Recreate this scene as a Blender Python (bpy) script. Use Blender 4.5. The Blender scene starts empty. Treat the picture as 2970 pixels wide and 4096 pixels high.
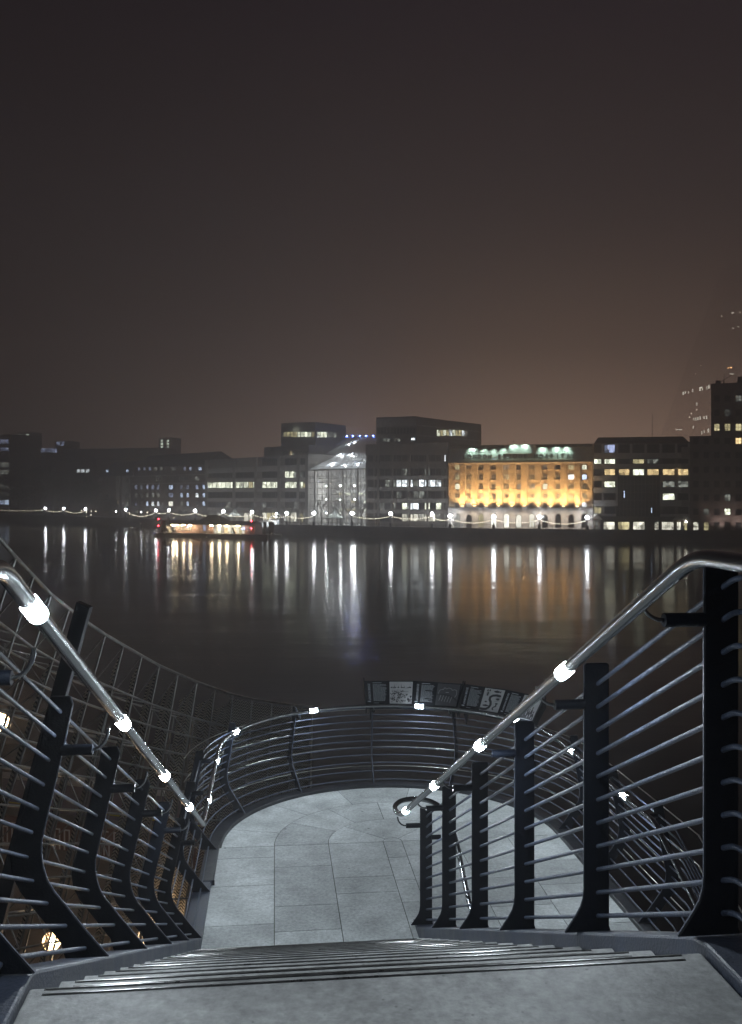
import bpy, math, random
from mathutils import Vector, Matrix
random.seed(7)
S = bpy.context.scene
COL = S.collection
PI = math.pi
D = 1.05                 # spacing of the balustrade posts, metres
E = 14.0                 # height of the eye above the river
FPX = 3700.0             # focal length in photograph pixels
K = 1.4                  # scale of the far bank
PHI = math.atan(387/3700)
CP, SP = math.cos(PHI), math.sin(PHI)
HZ = 1980.0

# ------------------------------------------------------------------ materials
def new_mat(name):
    m = bpy.data.materials.new(name); m.use_nodes = True
    return m, m.node_tree.nodes, m.node_tree.links

def mat(name, col, rough=.6, metal=0., var=0., scale=3., bump=0., bscale=20., spec=.5, detail=6, col2=None, attr=False, rvar=0.):
    m, n, l = new_mat(name)
    b = n['Principled BSDF']
    b.inputs['Roughness'].default_value = rough
    b.inputs['Metallic'].default_value = metal
    b.inputs['Specular IOR Level'].default_value = spec
    b.inputs['Base Color'].default_value = (*col, 1)
    tc = n.new('ShaderNodeTexCoord')
    if var or col2 or rvar:
        nz = n.new('ShaderNodeTexNoise'); nz.inputs['Scale'].default_value = scale; nz.inputs['Detail'].default_value = detail
        nz.inputs['Roughness'].default_value = .65
        l.new(tc.outputs['Object'], nz.inputs['Vector'])
        cr = n.new('ShaderNodeValToRGB')
        c2 = col2 or tuple(c*(1-var) for c in col)
        c1 = tuple(min(1, c*(1+var*.5)) for c in col)
        cr.color_ramp.elements[0].position = .35; cr.color_ramp.elements[0].color = (*c2, 1)
        cr.color_ramp.elements[1].position = .65; cr.color_ramp.elements[1].color = (*c1, 1)
        l.new(nz.outputs['Fac'], cr.inputs['Fac'])
        out = cr.outputs['Color']
        if attr:
            at = n.new('ShaderNodeAttribute'); at.attribute_name = 'tone'
            mx = n.new('ShaderNodeMix'); mx.data_type = 'RGBA'; mx.blend_type = 'MULTIPLY'; mx.inputs[0].default_value = 1
            l.new(out, mx.inputs[6]); l.new(at.outputs['Color'], mx.inputs[7]); out = mx.outputs[2]
        l.new(out, b.inputs['Base Color'])
        if rvar:
            mr = n.new('ShaderNodeMapRange'); mr.inputs[1].default_value = .3; mr.inputs[2].default_value = .7
            mr.inputs[3].default_value = rough-rvar; mr.inputs[4].default_value = rough+rvar
            l.new(nz.outputs['Fac'], mr.inputs[0]); l.new(mr.outputs[0], b.inputs['Roughness'])
    if bump:
        nb = n.new('ShaderNodeTexNoise'); nb.inputs['Scale'].default_value = bscale; nb.inputs['Detail'].default_value = 5
        l.new(tc.outputs['Object'], nb.inputs['Vector'])
        bp = n.new('ShaderNodeBump'); bp.inputs['Strength'].default_value = bump; bp.inputs['Distance'].default_value = .01
        l.new(nb.outputs['Fac'], bp.inputs['Height']); l.new(bp.outputs['Normal'], b.inputs['Normal'])
    return m

def emit(name, col, strength, sample=False):
    m, n, l = new_mat(name)
    b = n['Principled BSDF']
    b.inputs['Base Color'].default_value = (.8, .8, .8, 1)
    b.inputs['Emission Color'].default_value = (*col, 1)
    b.inputs['Emission Strength'].default_value = strength
    m.cycles.emission_sampling = 'FRONT' if sample else 'NONE'
    return m

def room(name, col, strength, contrast=.8, scale=.9):
    """a lit window: the room behind the pane, with brighter lamps, blinds and furniture"""
    m, n, l = new_mat(name)
    b = n['Principled BSDF']
    b.inputs['Base Color'].default_value = (.05, .05, .05, 1); b.inputs['Roughness'].default_value = .2
    tc = n.new('ShaderNodeTexCoord'); oi = n.new('ShaderNodeObjectInfo')
    ad = n.new('ShaderNodeVectorMath'); ad.operation = 'MULTIPLY_ADD'
    ad.inputs[1].default_value = (37, 91, 53)
    cx = n.new('ShaderNodeCombineXYZ')
    for i in range(3): l.new(oi.outputs['Random'], cx.inputs[i])
    l.new(cx.outputs[0], ad.inputs[0]); l.new(tc.outputs['Object'], ad.inputs[2])
    mp = n.new('ShaderNodeMapping'); mp.inputs['Scale'].default_value = (1, 1, .8)
    l.new(ad.outputs[0], mp.inputs['Vector'])
    vo = n.new('ShaderNodeTexVoronoi'); vo.distance = 'CHEBYCHEV'; vo.inputs['Scale'].default_value = scale
    l.new(mp.outputs[0], vo.inputs['Vector'])
    mr = n.new('ShaderNodeMapRange'); mr.inputs[3].default_value = 1-contrast; mr.inputs[4].default_value = 1.15
    sp = n.new('ShaderNodeSeparateColor'); l.new(vo.outputs['Color'], sp.inputs[0]); l.new(sp.outputs[0], mr.inputs[0])
    m2 = n.new('ShaderNodeMapRange'); m2.inputs[3].default_value = .55*strength; m2.inputs[4].default_value = 1.3*strength
    l.new(oi.outputs['Random'], m2.inputs[0])
    mu = n.new('ShaderNodeMath'); mu.operation = 'MULTIPLY'
    l.new(mr.outputs[0], mu.inputs[0]); l.new(m2.outputs[0], mu.inputs[1])
    l.new(mu.outputs[0], b.inputs['Emission Strength'])
    b.inputs['Emission Color'].default_value = (*col, 1)
    m.cycles.emission_sampling = 'NONE'
    return m

def stone_mat(name, col, attr=False, dirt=.55):
    m = mat(name, col, .62, 0, .30, 2.3, .22, 70, attr=attr, rvar=.12)
    n, l = m.node_tree.nodes, m.node_tree.links; b = n['Principled BSDF']
    src = b.inputs['Base Color'].links[0].from_socket
    tc = n.new('ShaderNodeTexCoord')
    def nz(scale, det, lo, hi, a, b_, rough=.6):
        t = n.new('ShaderNodeTexNoise'); t.inputs['Scale'].default_value = scale; t.inputs['Detail'].default_value = det; t.inputs['Roughness'].default_value = rough
        l.new(tc.outputs['Object'], t.inputs['Vector'])
        r = n.new('ShaderNodeMapRange'); r.inputs[1].default_value = lo; r.inputs[2].default_value = hi; r.inputs[3].default_value = a; r.inputs[4].default_value = b_
        l.new(t.outputs['Fac'], r.inputs[0]); return r.outputs[0]
    big = nz(2.6, 9, .38, .6, dirt, 1.05, .78); fine = nz(34, 4, .3, .7, .72, 1.18)
    vo = n.new('ShaderNodeTexVoronoi'); vo.inputs['Scale'].default_value = 3.1; l.new(tc.outputs['Object'], vo.inputs['Vector'])
    r = n.new('ShaderNodeMapRange'); r.inputs[1].default_value = .035; r.inputs[2].default_value = .055; r.inputs[3].default_value = .35; r.inputs[4].default_value = 1.0
    l.new(vo.outputs['Distance'], r.inputs[0])
    v2 = n.new('ShaderNodeTexVoronoi'); v2.inputs['Scale'].default_value = 17; l.new(tc.outputs['Object'], v2.inputs['Vector'])
    r2 = n.new('ShaderNodeMapRange'); r2.inputs[1].default_value = .06; r2.inputs[2].default_value = .10; r2.inputs[3].default_value = .6; r2.inputs[4].default_value = 1.0
    l.new(v2.outputs['Distance'], r2.inputs[0])
    out = None
    for k in (big, fine, r.outputs[0], r2.outputs[0]):
        if out is None: out = k; continue
        q = n.new('ShaderNodeMath'); q.operation = 'MULTIPLY'; l.new(out, q.inputs[0]); l.new(k, q.inputs[1]); out = q.outputs[0]
    v = n.new('ShaderNodeVectorMath'); v.operation = 'SCALE'; l.new(src, v.inputs[0]); l.new(out, v.inputs['Scale']); l.new(v.outputs[0], b.inputs['Base Color'])
    return m
M = {}
M['navy'] = mat('painted_steel', (.0028, .0045, .009), .5, 0, .3, 8, .2, 120, spec=.16, rvar=.08)
M['navylit'] = mat('painted_steel_lit', (.038, .050, .080), .48, 0, .4, 14, .35, 90, rvar=.1)  # same paint as navy, with lamp light on edges and bars put into the colour
M['stringer'] = mat('stringer_paint', (.032, .040, .062), .5, 0, .5, 5, .3, 90, rvar=.1)
M['edgepaint'] = mat('edge_channel_paint', (.006, .008, .013), .45, 0, .6, 4, .2, 60, rvar=.12)
M['steel'] = mat('stainless_steel', (.22, .23, .235), .27, 1)
M['bright'] = mat('polished_steel', (.7, .7, .66), .28, 1)
M['stone'] = stone_mat('york_stone', (.34, .345, .34), dirt=.78)
M['flag'] = stone_mat('flagstone', (.50, .53, .53), True, .80)
M['joint'] = mat('mossy_joint', (.05, .06, .035), .9, 0, .4, 9)
M['strip'] = mat('nosing_metal', (.34, .34, .33), .32, 1, .4, 12, 0, 100, rvar=.06)
M['rubber'] = mat('nosing_channel', (.012, .012, .013), .6)
M['lattice'] = mat('galvanised_steel', (.27, .265, .25), .38, .85, .3, 9, .1, 80)
M['led'] = emit('led_white', (.82, .92, 1.0), 450, True)
M['quay'] = mat('granite_paving', (.26, .25, .24), .8, 0, .3, .4)
M['wallstone'] = mat('river_wall_masonry', (.10, .085, .07), .75, 0, .5, .35, .5, 2)
M['black'] = mat('black_metal', (.012, .012, .014), .5)
M['globe'] = emit('lamp_globe', (.90, .94, 1.0), 115, True)
M['bulb'] = emit('festoon_bulb', (1.0, .88, .66), 9)
M['red'] = emit('red_signal', (1.0, .03, .05), 70, True)
M['redw'] = emit('red_signal_small', (1.0, .03, .05), 10)
M['brick'] = mat('gold_brick', (.44, .33, .20), .85, 0, .35, .8, .5, 3)
M['whitestone'] = mat('pale_stone', (.55, .53, .50), .7, 0, .2, .5)
M['cornice'] = mat('cornice_stone', (.55, .47, .36), .7, 0, .2, .6)
M['renders'] = mat('pale_render', (.42, .46, .43), .8, 0, .15, .5)
M['darkglass'] = mat('dark_glass', (.012, .014, .017), .12, 0, spec=.5)
M['mirrorglass'] = mat('mirror_glazing', (.62, .62, .64), .25, 1)
M['frame'] = mat('window_frame', (.45, .42, .36), .6)
M['dframe'] = mat('dark_frame', (.03, .03, .03), .5)
M['concrete'] = mat('pale_concrete', (.38, .36, .33), .8, 0, .25, .35)
M['concreted'] = mat('brown_granite', (.20, .175, .15), .6, 0, .3, .4)
M['pinklit'] = mat('pinklit_granite', (.26, .20, .18), .6, 0, .25, .5)
M['dbrick'] = mat('dark_brick', (.17, .12, .095), .85, 0, .35, .6)
M['roof'] = mat('slate_roof', (.035, .035, .04), .7, 0, .3, 1)
M['wband'] = mat('white_band', (.58, .56, .53), .7, 0, .15, .6)
M['lit'] = room('room_cool', (.95, 1.0, .78), 3.6)
M['litw'] = room('room_white', (.88, .96, 1.0), 4.2)
M['litd'] = room('room_dim', (.8, .85, .75), 0.6, .95)
M['lity'] = room('room_yellow', (1.0, .74, .36), 2.56)
M['litdy'] = room('room_dim_yellow', (1.0, .88, .48), 1.3)
M['litb'] = room('room_blue', (.6, .74, 1.0), 4.0)
M['litdb'] = room('room_dim_blue', (.55, .65, 1.0), 1.3, .95)
M['shop'] = room('room_lobby', (1.0, 1.0, .86), 4.2, .5)
M['shopd'] = room('room_lobby_dim', (1.0, .97, .8), 2.2, .8)
M['letters'] = mat('dark_letters', (.035, .028, .024), .7)
M['tyre'] = mat('tyre_rubber', (.015, .015, .015), .8)
M['redcabin'] = mat('red_cladding', (.30, .17, .13), .6, 0, .2, 1)
M['bark'] = mat('bark', (.10, .085, .07), .9, 0, .3, 3)
M['leaf'] = mat('dark_foliage', (.045, .055, .03), .8, 0, .5, 1.2)
M['leafg'] = mat('shrub_foliage', (.04, .075, .025), .7, 0, .6, 5)
M['panel'] = mat('panel_black', (.005, .006, .009), .7, spec=.05)
M['print'] = mat('panel_print', (.42, .43, .44), .6, 0, .1, 8)
M['printg'] = mat('panel_grey', (.045, .046, .052), .5)
M['txt'] = mat('panel_lettering', (.34, .37, .40), .6)
M['ink'] = mat('panel_ink', (.015, .015, .018), .5)
M['mauve'] = mat('mauve_wall', (.20, .18, .24), .8, 0, .2, 1.5)
M['yellow'] = mat('yellow_paint', (.55, .50, .04), .6)
M['whitep'] = mat('white_paint', (.6, .6, .6), .6)
M['brownp'] = mat('brown_board', (.14, .07, .05), .7)
M['bluep'] = mat('blue_cloth', (.04, .08, .22), .7)
M['sand'] = mat('sandstone_terrace', (.13, .11, .095), .85, 0, .25, 1.1)

# herringbone perforated sheet
def herring():
    m, n, l = new_mat('herringbone_mesh')
    b = n['Principled BSDF']; b.inputs['Metallic'].default_value = .75; b.inputs['Roughness'].default_value = .38
    tc = n.new('ShaderNodeTexCoord'); uv = n.new('ShaderNodeUVMap'); uv.uv_map = 'UV'
    sp = n.new('ShaderNodeSeparateXYZ'); l.new(uv.outputs[0], sp.inputs[0])
    def mth(op, a, bb=None, v=None):
        q = n.new('ShaderNodeMath'); q.operation = op
        if hasattr(a, 'links'): l.new(a, q.inputs[0])
        else: q.inputs[0].default_value = a
        if bb is not None:
            if hasattr(bb, 'links'): l.new(bb, q.inputs[1])
            else: q.inputs[1].default_value = bb
        if v is not None: q.inputs[2].default_value = v
        return q.outputs[0]
    u = mth('MULTIPLY', sp.outputs[0], 17.0)
    tri = mth('PINGPONG', u, 1.0)
    v = mth('MULTIPLY', sp.outputs[1], 25.0)
    s = mth('ADD', v, mth('MULTIPLY', tri, 1.3))
    w = mth('PINGPONG', s, .5)
    g = mth('GREATER_THAN', w, .27)
    br = mth('GREATER_THAN', mth('PINGPONG', mth('MULTIPLY', u, 2.0), .5), .08)
    h = mth('MULTIPLY', g, br)
    cr = n.new('ShaderNodeMix'); cr.data_type = 'RGBA'
    cr.inputs[6].default_value = (.05, .045, .04, 1); cr.inputs[7].default_value = (.5, .45, .37, 1)
    l.new(h, cr.inputs[0]); l.new(cr.outputs[2], b.inputs['Base Color'])
    tr = n.new('ShaderNodeBsdfTransparent'); mx = n.new('ShaderNodeMixShader')
    fac = mth('ADD', mth('MULTIPLY', h, .5), .5)
    l.new(fac, mx.inputs[0]); l.new(tr.outputs[0], mx.inputs[1]); l.new(b.outputs[0], mx.inputs[2])
    l.new(mx.outputs[0], n['Material Output'].inputs[0])
    return m
M['herring'] = herring()

def glass_mat(name, opac, col, rough=.1):
    m, n, l = new_mat(name)
    b = n['Principled BSDF']; b.inputs['Base Color'].default_value = (*col, 1); b.inputs['Roughness'].default_value = rough
    tr = n.new('ShaderNodeBsdfTransparent'); mx = n.new('ShaderNodeMixShader'); mx.inputs[0].default_value = opac
    l.new(tr.outputs[0], mx.inputs[1]); l.new(b.outputs[0], mx.inputs[2]); l.new(mx.outputs[0], n['Material Output'].inputs[0])
    return m
M['glass'] = glass_mat('clear_glass', .18, (.3, .32, .33))

M['globeglass'] = glass_mat('globe_shell', .22, (.75, .62, .45), .5)

def trans(name, col, share=0.):
    m, n, l = new_mat(name); b = n['Principled BSDF']; b.inputs['Base Color'].default_value = (*col, 1)
    tl = n.new('ShaderNodeBsdfTranslucent'); tl.inputs[0].default_value = (*col, 1); mx = n.new('ShaderNodeMixShader'); mx.inputs[0].default_value = .6
    l.new(b.outputs[0], mx.inputs[1]); l.new(tl.outputs[0], mx.inputs[2]); out = mx.outputs[0]
    if share:
        tr = n.new('ShaderNodeBsdfTransparent'); m2 = n.new('ShaderNodeMixShader'); m2.inputs[0].default_value = share
        l.new(out, m2.inputs[1]); l.new(tr.outputs[0], m2.inputs[2]); out = m2.outputs[0]
    l.new(out, n['Material Output'].inputs[0]); return m
M['roofglass'] = trans('roof_glass', (.62, .66, .70), .35)
M['spireglass'] = glass_mat('spire_glass', .07, (.2, .2, .21), .2)
# water
def water_mat():
    m, n, l = new_mat('river_water')
    b = n['Principled BSDF']; b.inputs['Base Color'].default_value = (.008, .0065, .006, 1)
    b.inputs['Roughness'].default_value = .2; b.inputs['Specular IOR Level'].default_value = .14
    b.inputs['IOR'].default_value = 1.33
    tc = n.new('ShaderNodeTexCoord')
    def nz(sx, sy, scale, det, rough=.55):
        mp = n.new('ShaderNodeMapping'); mp.inputs['Scale'].default_value = (sx, sy, 1)
        mp.inputs['Rotation'].default_value = (0, 0, .12)
        l.new(tc.outputs['Object'], mp.inputs[0])
        t = n.new('ShaderNodeTexNoise'); t.inputs['Scale'].default_value = scale; t.inputs['Detail'].default_value = det
        t.inputs['Roughness'].default_value = rough
        l.new(mp.outputs[0], t.inputs['Vector']); return t.outputs['Fac']
    a = nz(.55, 1.6, .55, 4); c = nz(.35, .9, .10, 2); w = nz(.25, 1.0, .016, 3)
    # patches of calmer and rougher water
    mr = n.new('ShaderNodeMapRange'); mr.inputs[1].default_value = .42; mr.inputs[2].default_value = .6
    mr.inputs[3].default_value = .10; mr.inputs[4].default_value = .15
    l.new(w, mr.inputs[0]); l.new(mr.outputs[0], b.inputs['Roughness'])
    b1 = n.new('ShaderNodeBump'); b1.inputs['Strength'].default_value = 1; b1.inputs['Distance'].default_value = .034
    l.new(a, b1.inputs['Height'])
    ms = n.new('ShaderNodeMapRange'); ms.inputs[1].default_value = .40; ms.inputs[2].default_value = .60; ms.inputs[3].default_value = .35; ms.inputs[4].default_value = 1.0
    l.new(w, ms.inputs[0]); l.new(ms.outputs[0], b1.inputs['Strength'])
    b2 = n.new('ShaderNodeBump'); b2.inputs['Strength'].default_value = 1; b2.inputs['Distance'].default_value = .10
    l.new(c, b2.inputs['Height']); l.new(b1.outputs[0], b2.inputs['Normal']); l.new(b2.outputs[0], b.inputs['Normal'])
    # a share of rougher wind-ruffled facets spreads a soft broad glow round each streak
    g = n.new('ShaderNodeBsdfPrincipled'); g.inputs['Base Color'].default_value = (.008, .0065, .006, 1); g.inputs['Roughness'].default_value = .30; g.inputs['Specular IOR Level'].default_value = .2; g.inputs['IOR'].default_value = 1.33
    l.new(b2.outputs[0], g.inputs['Normal']); mx = n.new('ShaderNodeMixShader'); mx.inputs[0].default_value = .08
    l.new(b.outputs[0], mx.inputs[1]); l.new(g.outputs[0], mx.inputs[2]); l.new(mx.outputs[0], n['Material Output'].inputs[0])
    return m
M['water'] = water_mat()

# ------------------------------------------------------------------ mesh helper
LOC = {}
class MB:
    def __init__(s): s.v = []; s.f = []; s.m = []; s.tone = []; s.uv = None; s.smooth = []
    def add(s, vs, fs, m=0, tone=1., sm=False):
        b = len(s.v); s.v += [Vector(p) for p in vs]
        for f in fs: s.f.append([i+b for i in f]); s.m.append(m); s.tone.append(tone); s.smooth.append(sm)
        return s
    def hexa(s, p, m=0, tone=1.):   # 8 points: bottom 4 then top 4
        return s.add(p, [(3,2,1,0), (4,5,6,7), (0,1,5,4), (1,2,6,5), (2,3,7,6), (3,0,4,7)], m, tone)
    def box(s, x0, x1, y0, y1, z0, z1, m=0):
        return s.hexa([(x0,y0,z0),(x1,y0,z0),(x1,y1,z0),(x0,y1,z0),(x0,y0,z1),(x1,y0,z1),(x1,y1,z1),(x0,y1,z1)], m)
    def prism(s, poly, off, m=0, tone=1.):
        n = len(poly); off = Vector(off); a = [Vector(p) for p in poly]
        return s.add(a+[p+off for p in a], [tuple(reversed(range(n))), tuple(range(n, 2*n))]+[(i, (i+1) % n, n+(i+1) % n, n+i) for i in range(n)], m, tone)
    def tube(s, pts, r, n=8, m=0, closed=False, taper=None, cap=True):
        pts = [Vector(p) for p in pts]; k = len(pts)
        if k < 2: return s
        T = []
        for i in range(k):
            a = pts[(i-1) % k] if (closed or i) else pts[i]; b = pts[(i+1) % k] if (closed or i < k-1) else pts[i]
            d = (b-a); T.append(d.normalized() if d.length > 1e-9 else Vector((0, 0, 1)))
        up = Vector((0, 0, 1)) if abs(T[0].z) < .9 else Vector((1, 0, 0))
        N = (up - T[0]*up.dot(T[0])).normalized()
        rings = []
        for i in range(k):
            N = (N - T[i]*N.dot(T[i])).normalized(); B = T[i].cross(N)
            rr = r if taper is None else taper[i]
            rings.append([pts[i] + (N*math.cos(2*PI*j/n) + B*math.sin(2*PI*j/n))*rr for j in range(n)])
        vs = [p for q in rings for p in q]; fs = []
        for i in range(k if closed else k-1):
            a = i*n; b = ((i+1) % k)*n
            for j in range(n): fs.append((a+j, a+(j+1) % n, b+(j+1) % n, b+j))
        s.add(vs, fs, m, sm=True)
        if cap and not closed:
            s.add(rings[0], [tuple(reversed(range(n)))], m); s.add(rings[-1], [tuple(range(n))], m)
        return s
    def lathe(s, c, prof, n=12, m=0, sm=True):
        c = Vector(c); vs = []; fs = []
        for r, z in prof:
            for j in range(n): vs.append(c+Vector((r*math.cos(2*PI*j/n), r*math.sin(2*PI*j/n), z)))
        for i in range(len(prof)-1):
            for j in range(n): fs.append((i*n+j, i*n+(j+1) % n, (i+1)*n+(j+1) % n, (i+1)*n+j))
        return s.add(vs, fs, m, sm=sm)
    def ball(s, c, r, n=12, k=8, m=0):
        return s.lathe(c, [(max(r*math.sin(PI*i/k), .0005), -r*math.cos(PI*i/k)) for i in range(k+1)], n, m)
    def build(s, name, mats, parent=None, pivot=None, rotz=None):
        me = bpy.data.meshes.new(name)
        base = Vector(LOC.get(parent, (0, 0, 0))) if parent else Vector((0, 0, 0))
        pv = Vector(pivot) if pivot is not None else base
        me.from_pydata([p-pv for p in s.v], [], s.f)
        for q in (mats if isinstance(mats, (list, tuple)) else [mats]): me.materials.append(M[q] if isinstance(q, str) else q)
        me.polygons.foreach_set('material_index', s.m)
        me.polygons.foreach_set('use_smooth', s.smooth)
        if any(t != 1. for t in s.tone):
            at = me.color_attributes.new('tone', 'FLOAT_COLOR', 'CORNER'); i = 0; d = []
            for p, t in zip(me.polygons, s.tone): d += [t, t, t, 1]*p.loop_total
            at.data.foreach_set('color', d)
        if s.uv:
            ul = me.uv_layers.new(name='UV')
            for p in me.polygons:
                for li in p.loop_indices: ul.data[li].uv = s.uv[me.loops[li].vertex_index]
        me.update()
        o = bpy.data.objects.new(name, me); COL.objects.link(o)
        o.location = pv-base
        if parent: o.parent = bpy.data.objects[parent]
        LOC[o.name] = tuple(pv)
        return o

class Multi:
    """every box handed to it becomes a mesh object of its own"""
    def __init__(s, name, mt, parent): s.a = (name, mt, parent)
    def hexa(s, p, m=0): MB().hexa(p).build(*s.a)
def thing(name, label, cat, loc, group=None):
    o = bpy.data.objects.new(name, None); COL.objects.link(o); o.location = loc
    o.empty_display_size = .2
    o['label'] = label; o['category'] = cat
    if group: o['group'] = group
    LOC[o.name] = tuple(loc)
    return o
def tag(o, label, cat, group=None):
    o['label'] = label; o['category'] = cat
    if group: o['group'] = group
    return o
def structure(o): o['kind'] = 'structure'; return o
def inst(src, loc_world, parent, rotz=0., name=None, scale=None):
    c = src.copy(); COL.objects.link(c)
    if name: c.name = name
    c.parent = bpy.data.objects[parent] if parent else None
    b = Vector(LOC[parent]) if parent else Vector((0, 0, 0))
    c.location = Vector(loc_world)-b; c.rotation_euler = (0, 0, rotz)
    if scale: c.scale = scale
    LOC[c.name] = tuple(loc_world)
    return c

# ------------------------------------------------------------------ near stair frame (t right, s forward, z up from the eye; unit D)
def W(t, s, z): return Vector(((t*CP - s*SP)*D, (s*CP + t*SP)*D, E + z*D))
SLOPE = .46
def z_s(s): return -1.11 - SLOPE*(s-2.21)
LZ = -3.588                         # landing level
TC, SC, RF = 1.217, 9.5, 1.785      # newel centre, centre of the half circle, foot radius
NOS0 = 2.42; RISE = (3.588-1.25)/15
ZTOP = -1.22; ZBOT = -3.55
K0 = 2.21 + (1.11*-1 - ZTOP)/SLOPE  # s where slope meets the top level
K0 = 2.21 + (-1.11-ZTOP)/SLOPE
K1 = 2.21 + (-1.11-ZBOT)/SLOPE

def tl_(s): return -.605 + .038*min(1., max(0., (s-2.4)/4.9))
def smooth_kink(pts, r=.12, n=5):
    """round the corners of a polyline"""
    P = [Vector(p) for p in pts]; out = [P[0]]
    for i in range(1, len(P)-1):
        a, b, c = P[i-1], P[i], P[i+1]
        ra = min(r, (a-b).length*.45); rc = min(r, (c-b).length*.45)
        p0 = b+(a-b).normalized()*ra; p1 = b+(c-b).normalized()*rc
        ang = (b-a).angle(c-b, 0)
        if ang < .05: out.append(b); continue
        for j in range(n+1):
            t = j/n; out.append(p0*(1-t)**2 + b*2*t*(1-t) + p1*t*t)
    out.append(P[-1]); return out

S_BACK = -1.2
def outer_path(off, zt, zb, k0=None, k1=None, zend_s=-.2, flat_=False):
    """a line running round the outer balustrade: level, down the flight, round the landing, down the lower flight.
       off = outward distance from the foot line, zt / zb its level at top and on the landing"""
    k0 = K0 if k0 is None else k0; k1 = K1 if k1 is None else k1
    tr = TC+RF+off; R = RF+off
    f = (lambda s: -.563) if flat_ else tl_
    pts = [W(f(0)-off, S_BACK, zt), W(f(k0)-off, k0, zt), W(f(k1)-off, k1, zb), W(-.567-off, 8.6, zb)]
    for i in range(0, 49):
        a = PI - PI*i/48; pts.append(W(TC+R*math.cos(a), SC+R*math.sin(a), zb))
    pts.append(W(tr, 8.4, zb))
    pts.append(W(tr, 7.05, zb)); pts.append(W(tr, zend_s, zb-SLOPE*(7.05-zend_s)))
    return smooth_kink(pts, .07)

# ---- staircase ----
st = thing('stone_staircase', 'grey stone switchback staircase with steel strips on its steps, foreground', 'staircase', W(.3, 7.1, LZ))
R0 = st.name
def slab(t0, t1, s0, s1, z0, z1, mb, m=0, tone=1., bev=0):
    P = [W(t0, s0, z0), W(t1, s0, z0), W(t1, s1, z0), W(t0, s1, z0), W(t0, s0, z1), W(t1, s0, z1), W(t1, s1, z1), W(t0, s1, z1)]
    mb.hexa(P, m, tone)
def bevel(o, w, seg=2):
    b = o.modifiers.new('bevel', 'BEVEL'); b.width = w; b.segments = seg; b.limit_method = 'ANGLE'; b.angle_limit = math.radians(40)
    return o
mb = MB(); slab(-.617, 1.16, S_BACK, NOS0, -1.25-.14, -1.25, mb); bevel(mb.build('top_landing', 'stone', R0), .008)
def strips(parent, sn, z, t0, t1, sgn=1):
    for k, d in enumerate((.011, .036)):
        q = MB(); sc = sn - sgn*d
        slab(t0, t1, sc-.0045, sc+.0045, z-.004, z+.0010, q, 1)
        slab(t0+.004, t1-.004, sc-.0016, sc+.0016, z+.0011, z+.0030, q, 0)
        q.build('nosing_strip', ['strip', 'rubber'], parent)
strips(R0, NOS0, -1.25, -.578, 1.10)
for k in range(1, 15):
    z = -1.25-RISE*k; s0 = NOS0+(k-1)/3; s1 = NOS0+k/3
    q = MB(); slab(-.617, 1.16, s0-.03, s1, z-.15, z, q)
    # worn slight tone difference comes from the noise in the stone itself
    o = bevel(q.build('step', 'stone', R0), .006)
    strips(o.name, s1, z, -.570+random.uniform(-.006, .006), 1.09+random.uniform(-.01, .01))
for k in range(1, 15):                # lower flight, under and beside
    z = LZ-RISE*k; s1 = 7.087-(k-1)/3; s0 = s1-1/3
    q = MB(); slab(1.34, 3.0, s0, s1+.03, z-.15, z, q); o = bevel(q.build('step', 'stone', R0), .006)
    strips(o.name, s0, z, 1.45, 2.9, -1)
# landing base (joint colour) and flagstones
q = MB()
RIN = RF-.02
pts = [W(-.617, 7.06, 0), W(-.617+.03, SC, 0)] + [W(TC+RIN*math.cos(PI-PI*i/60), SC+RIN*math.sin(PI-PI*i/60), 0) for i in range(61)] + [W(3.02, 7.06, 0)]
pts = [Vector((p.x, p.y, E+(LZ-.006)*D)) for p in pts]
q.prism(pts, (0, 0, -.16)); q.build('landing_base', 'joint', R0)
fl = MB(); G = .0035
def flag(poly):   # poly in (t,s)
    c = [sum(p[0] for p in poly)/len(poly), sum(p[1] for p in poly)/len(poly)]
    tone = random.uniform(.72, 1.08)
    fl.prism([W(p[0], p[1], LZ-.02) for p in poly], (0, 0, .02*D), 0, tone)
def rect(t0, t1, s0, s1): flag([(t0+G, s0+G), (t0+G, s1-G), (t1-G, s1-G), (t1-G, s0+G)])
def cols(t0, t1, cuts):
    for a, b in zip(cuts, cuts[1:]): rect(t0, t1, a, b)
cols(-.60, 0, [7.09, 7.78, 8.56, 9.21, 9.5])
cols(0, .554, [7.09, 7.63, 8.10, 8.95, 9.5])
cols(.554, 1.12, [7.09, 7.4, 8.30, 8.65, 9.5])
cols(1.12, 1.315, [7.09, 7.55, 8.07, 8.54, 9.08, 9.5])
cols(1.315, 1.88, [7.09, 7.72, 8.2, 8.62, 9.12, 9.5])
cols(1.88, 2.434, [7.09, 7.9, 8.5, 9.0, 9.5])
cols(2.434, 2.99, [7.09, 7.5, 8.3, 8.85, 9.5])
def ring(r0, r1, cuts):
    for a, b in zip(cuts, cuts[1:]):
        n = max(4, int(abs(b-a)/3)); g0 = math.degrees(G/max(r0, .05)); g1 = math.degrees(G/r1)
        out = [math.radians(a+g1+(b-a-2*g1)*i/n) for i in range(n+1)]; inn = [math.radians(b-g0-(b-a-2*g0)*i/n) for i in range(n+1)]
        poly = [(TC+(r1-G)*math.cos(x), SC+G+(r1-G)*math.sin(x)) for x in out]+[(TC+(r0+G)*math.cos(x), SC+G+(r0+G)*math.sin(x)) for x in inn]
        flag(poly)
ring(1.217, RF-.03, [0, 18, 47, 76, 105, 134, 163, 180])
ring(.663, 1.217, [0, 30, 60, 91, 120, 148, 180])
ring(.0975, .663, [0, 46, 134, 180])
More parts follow.
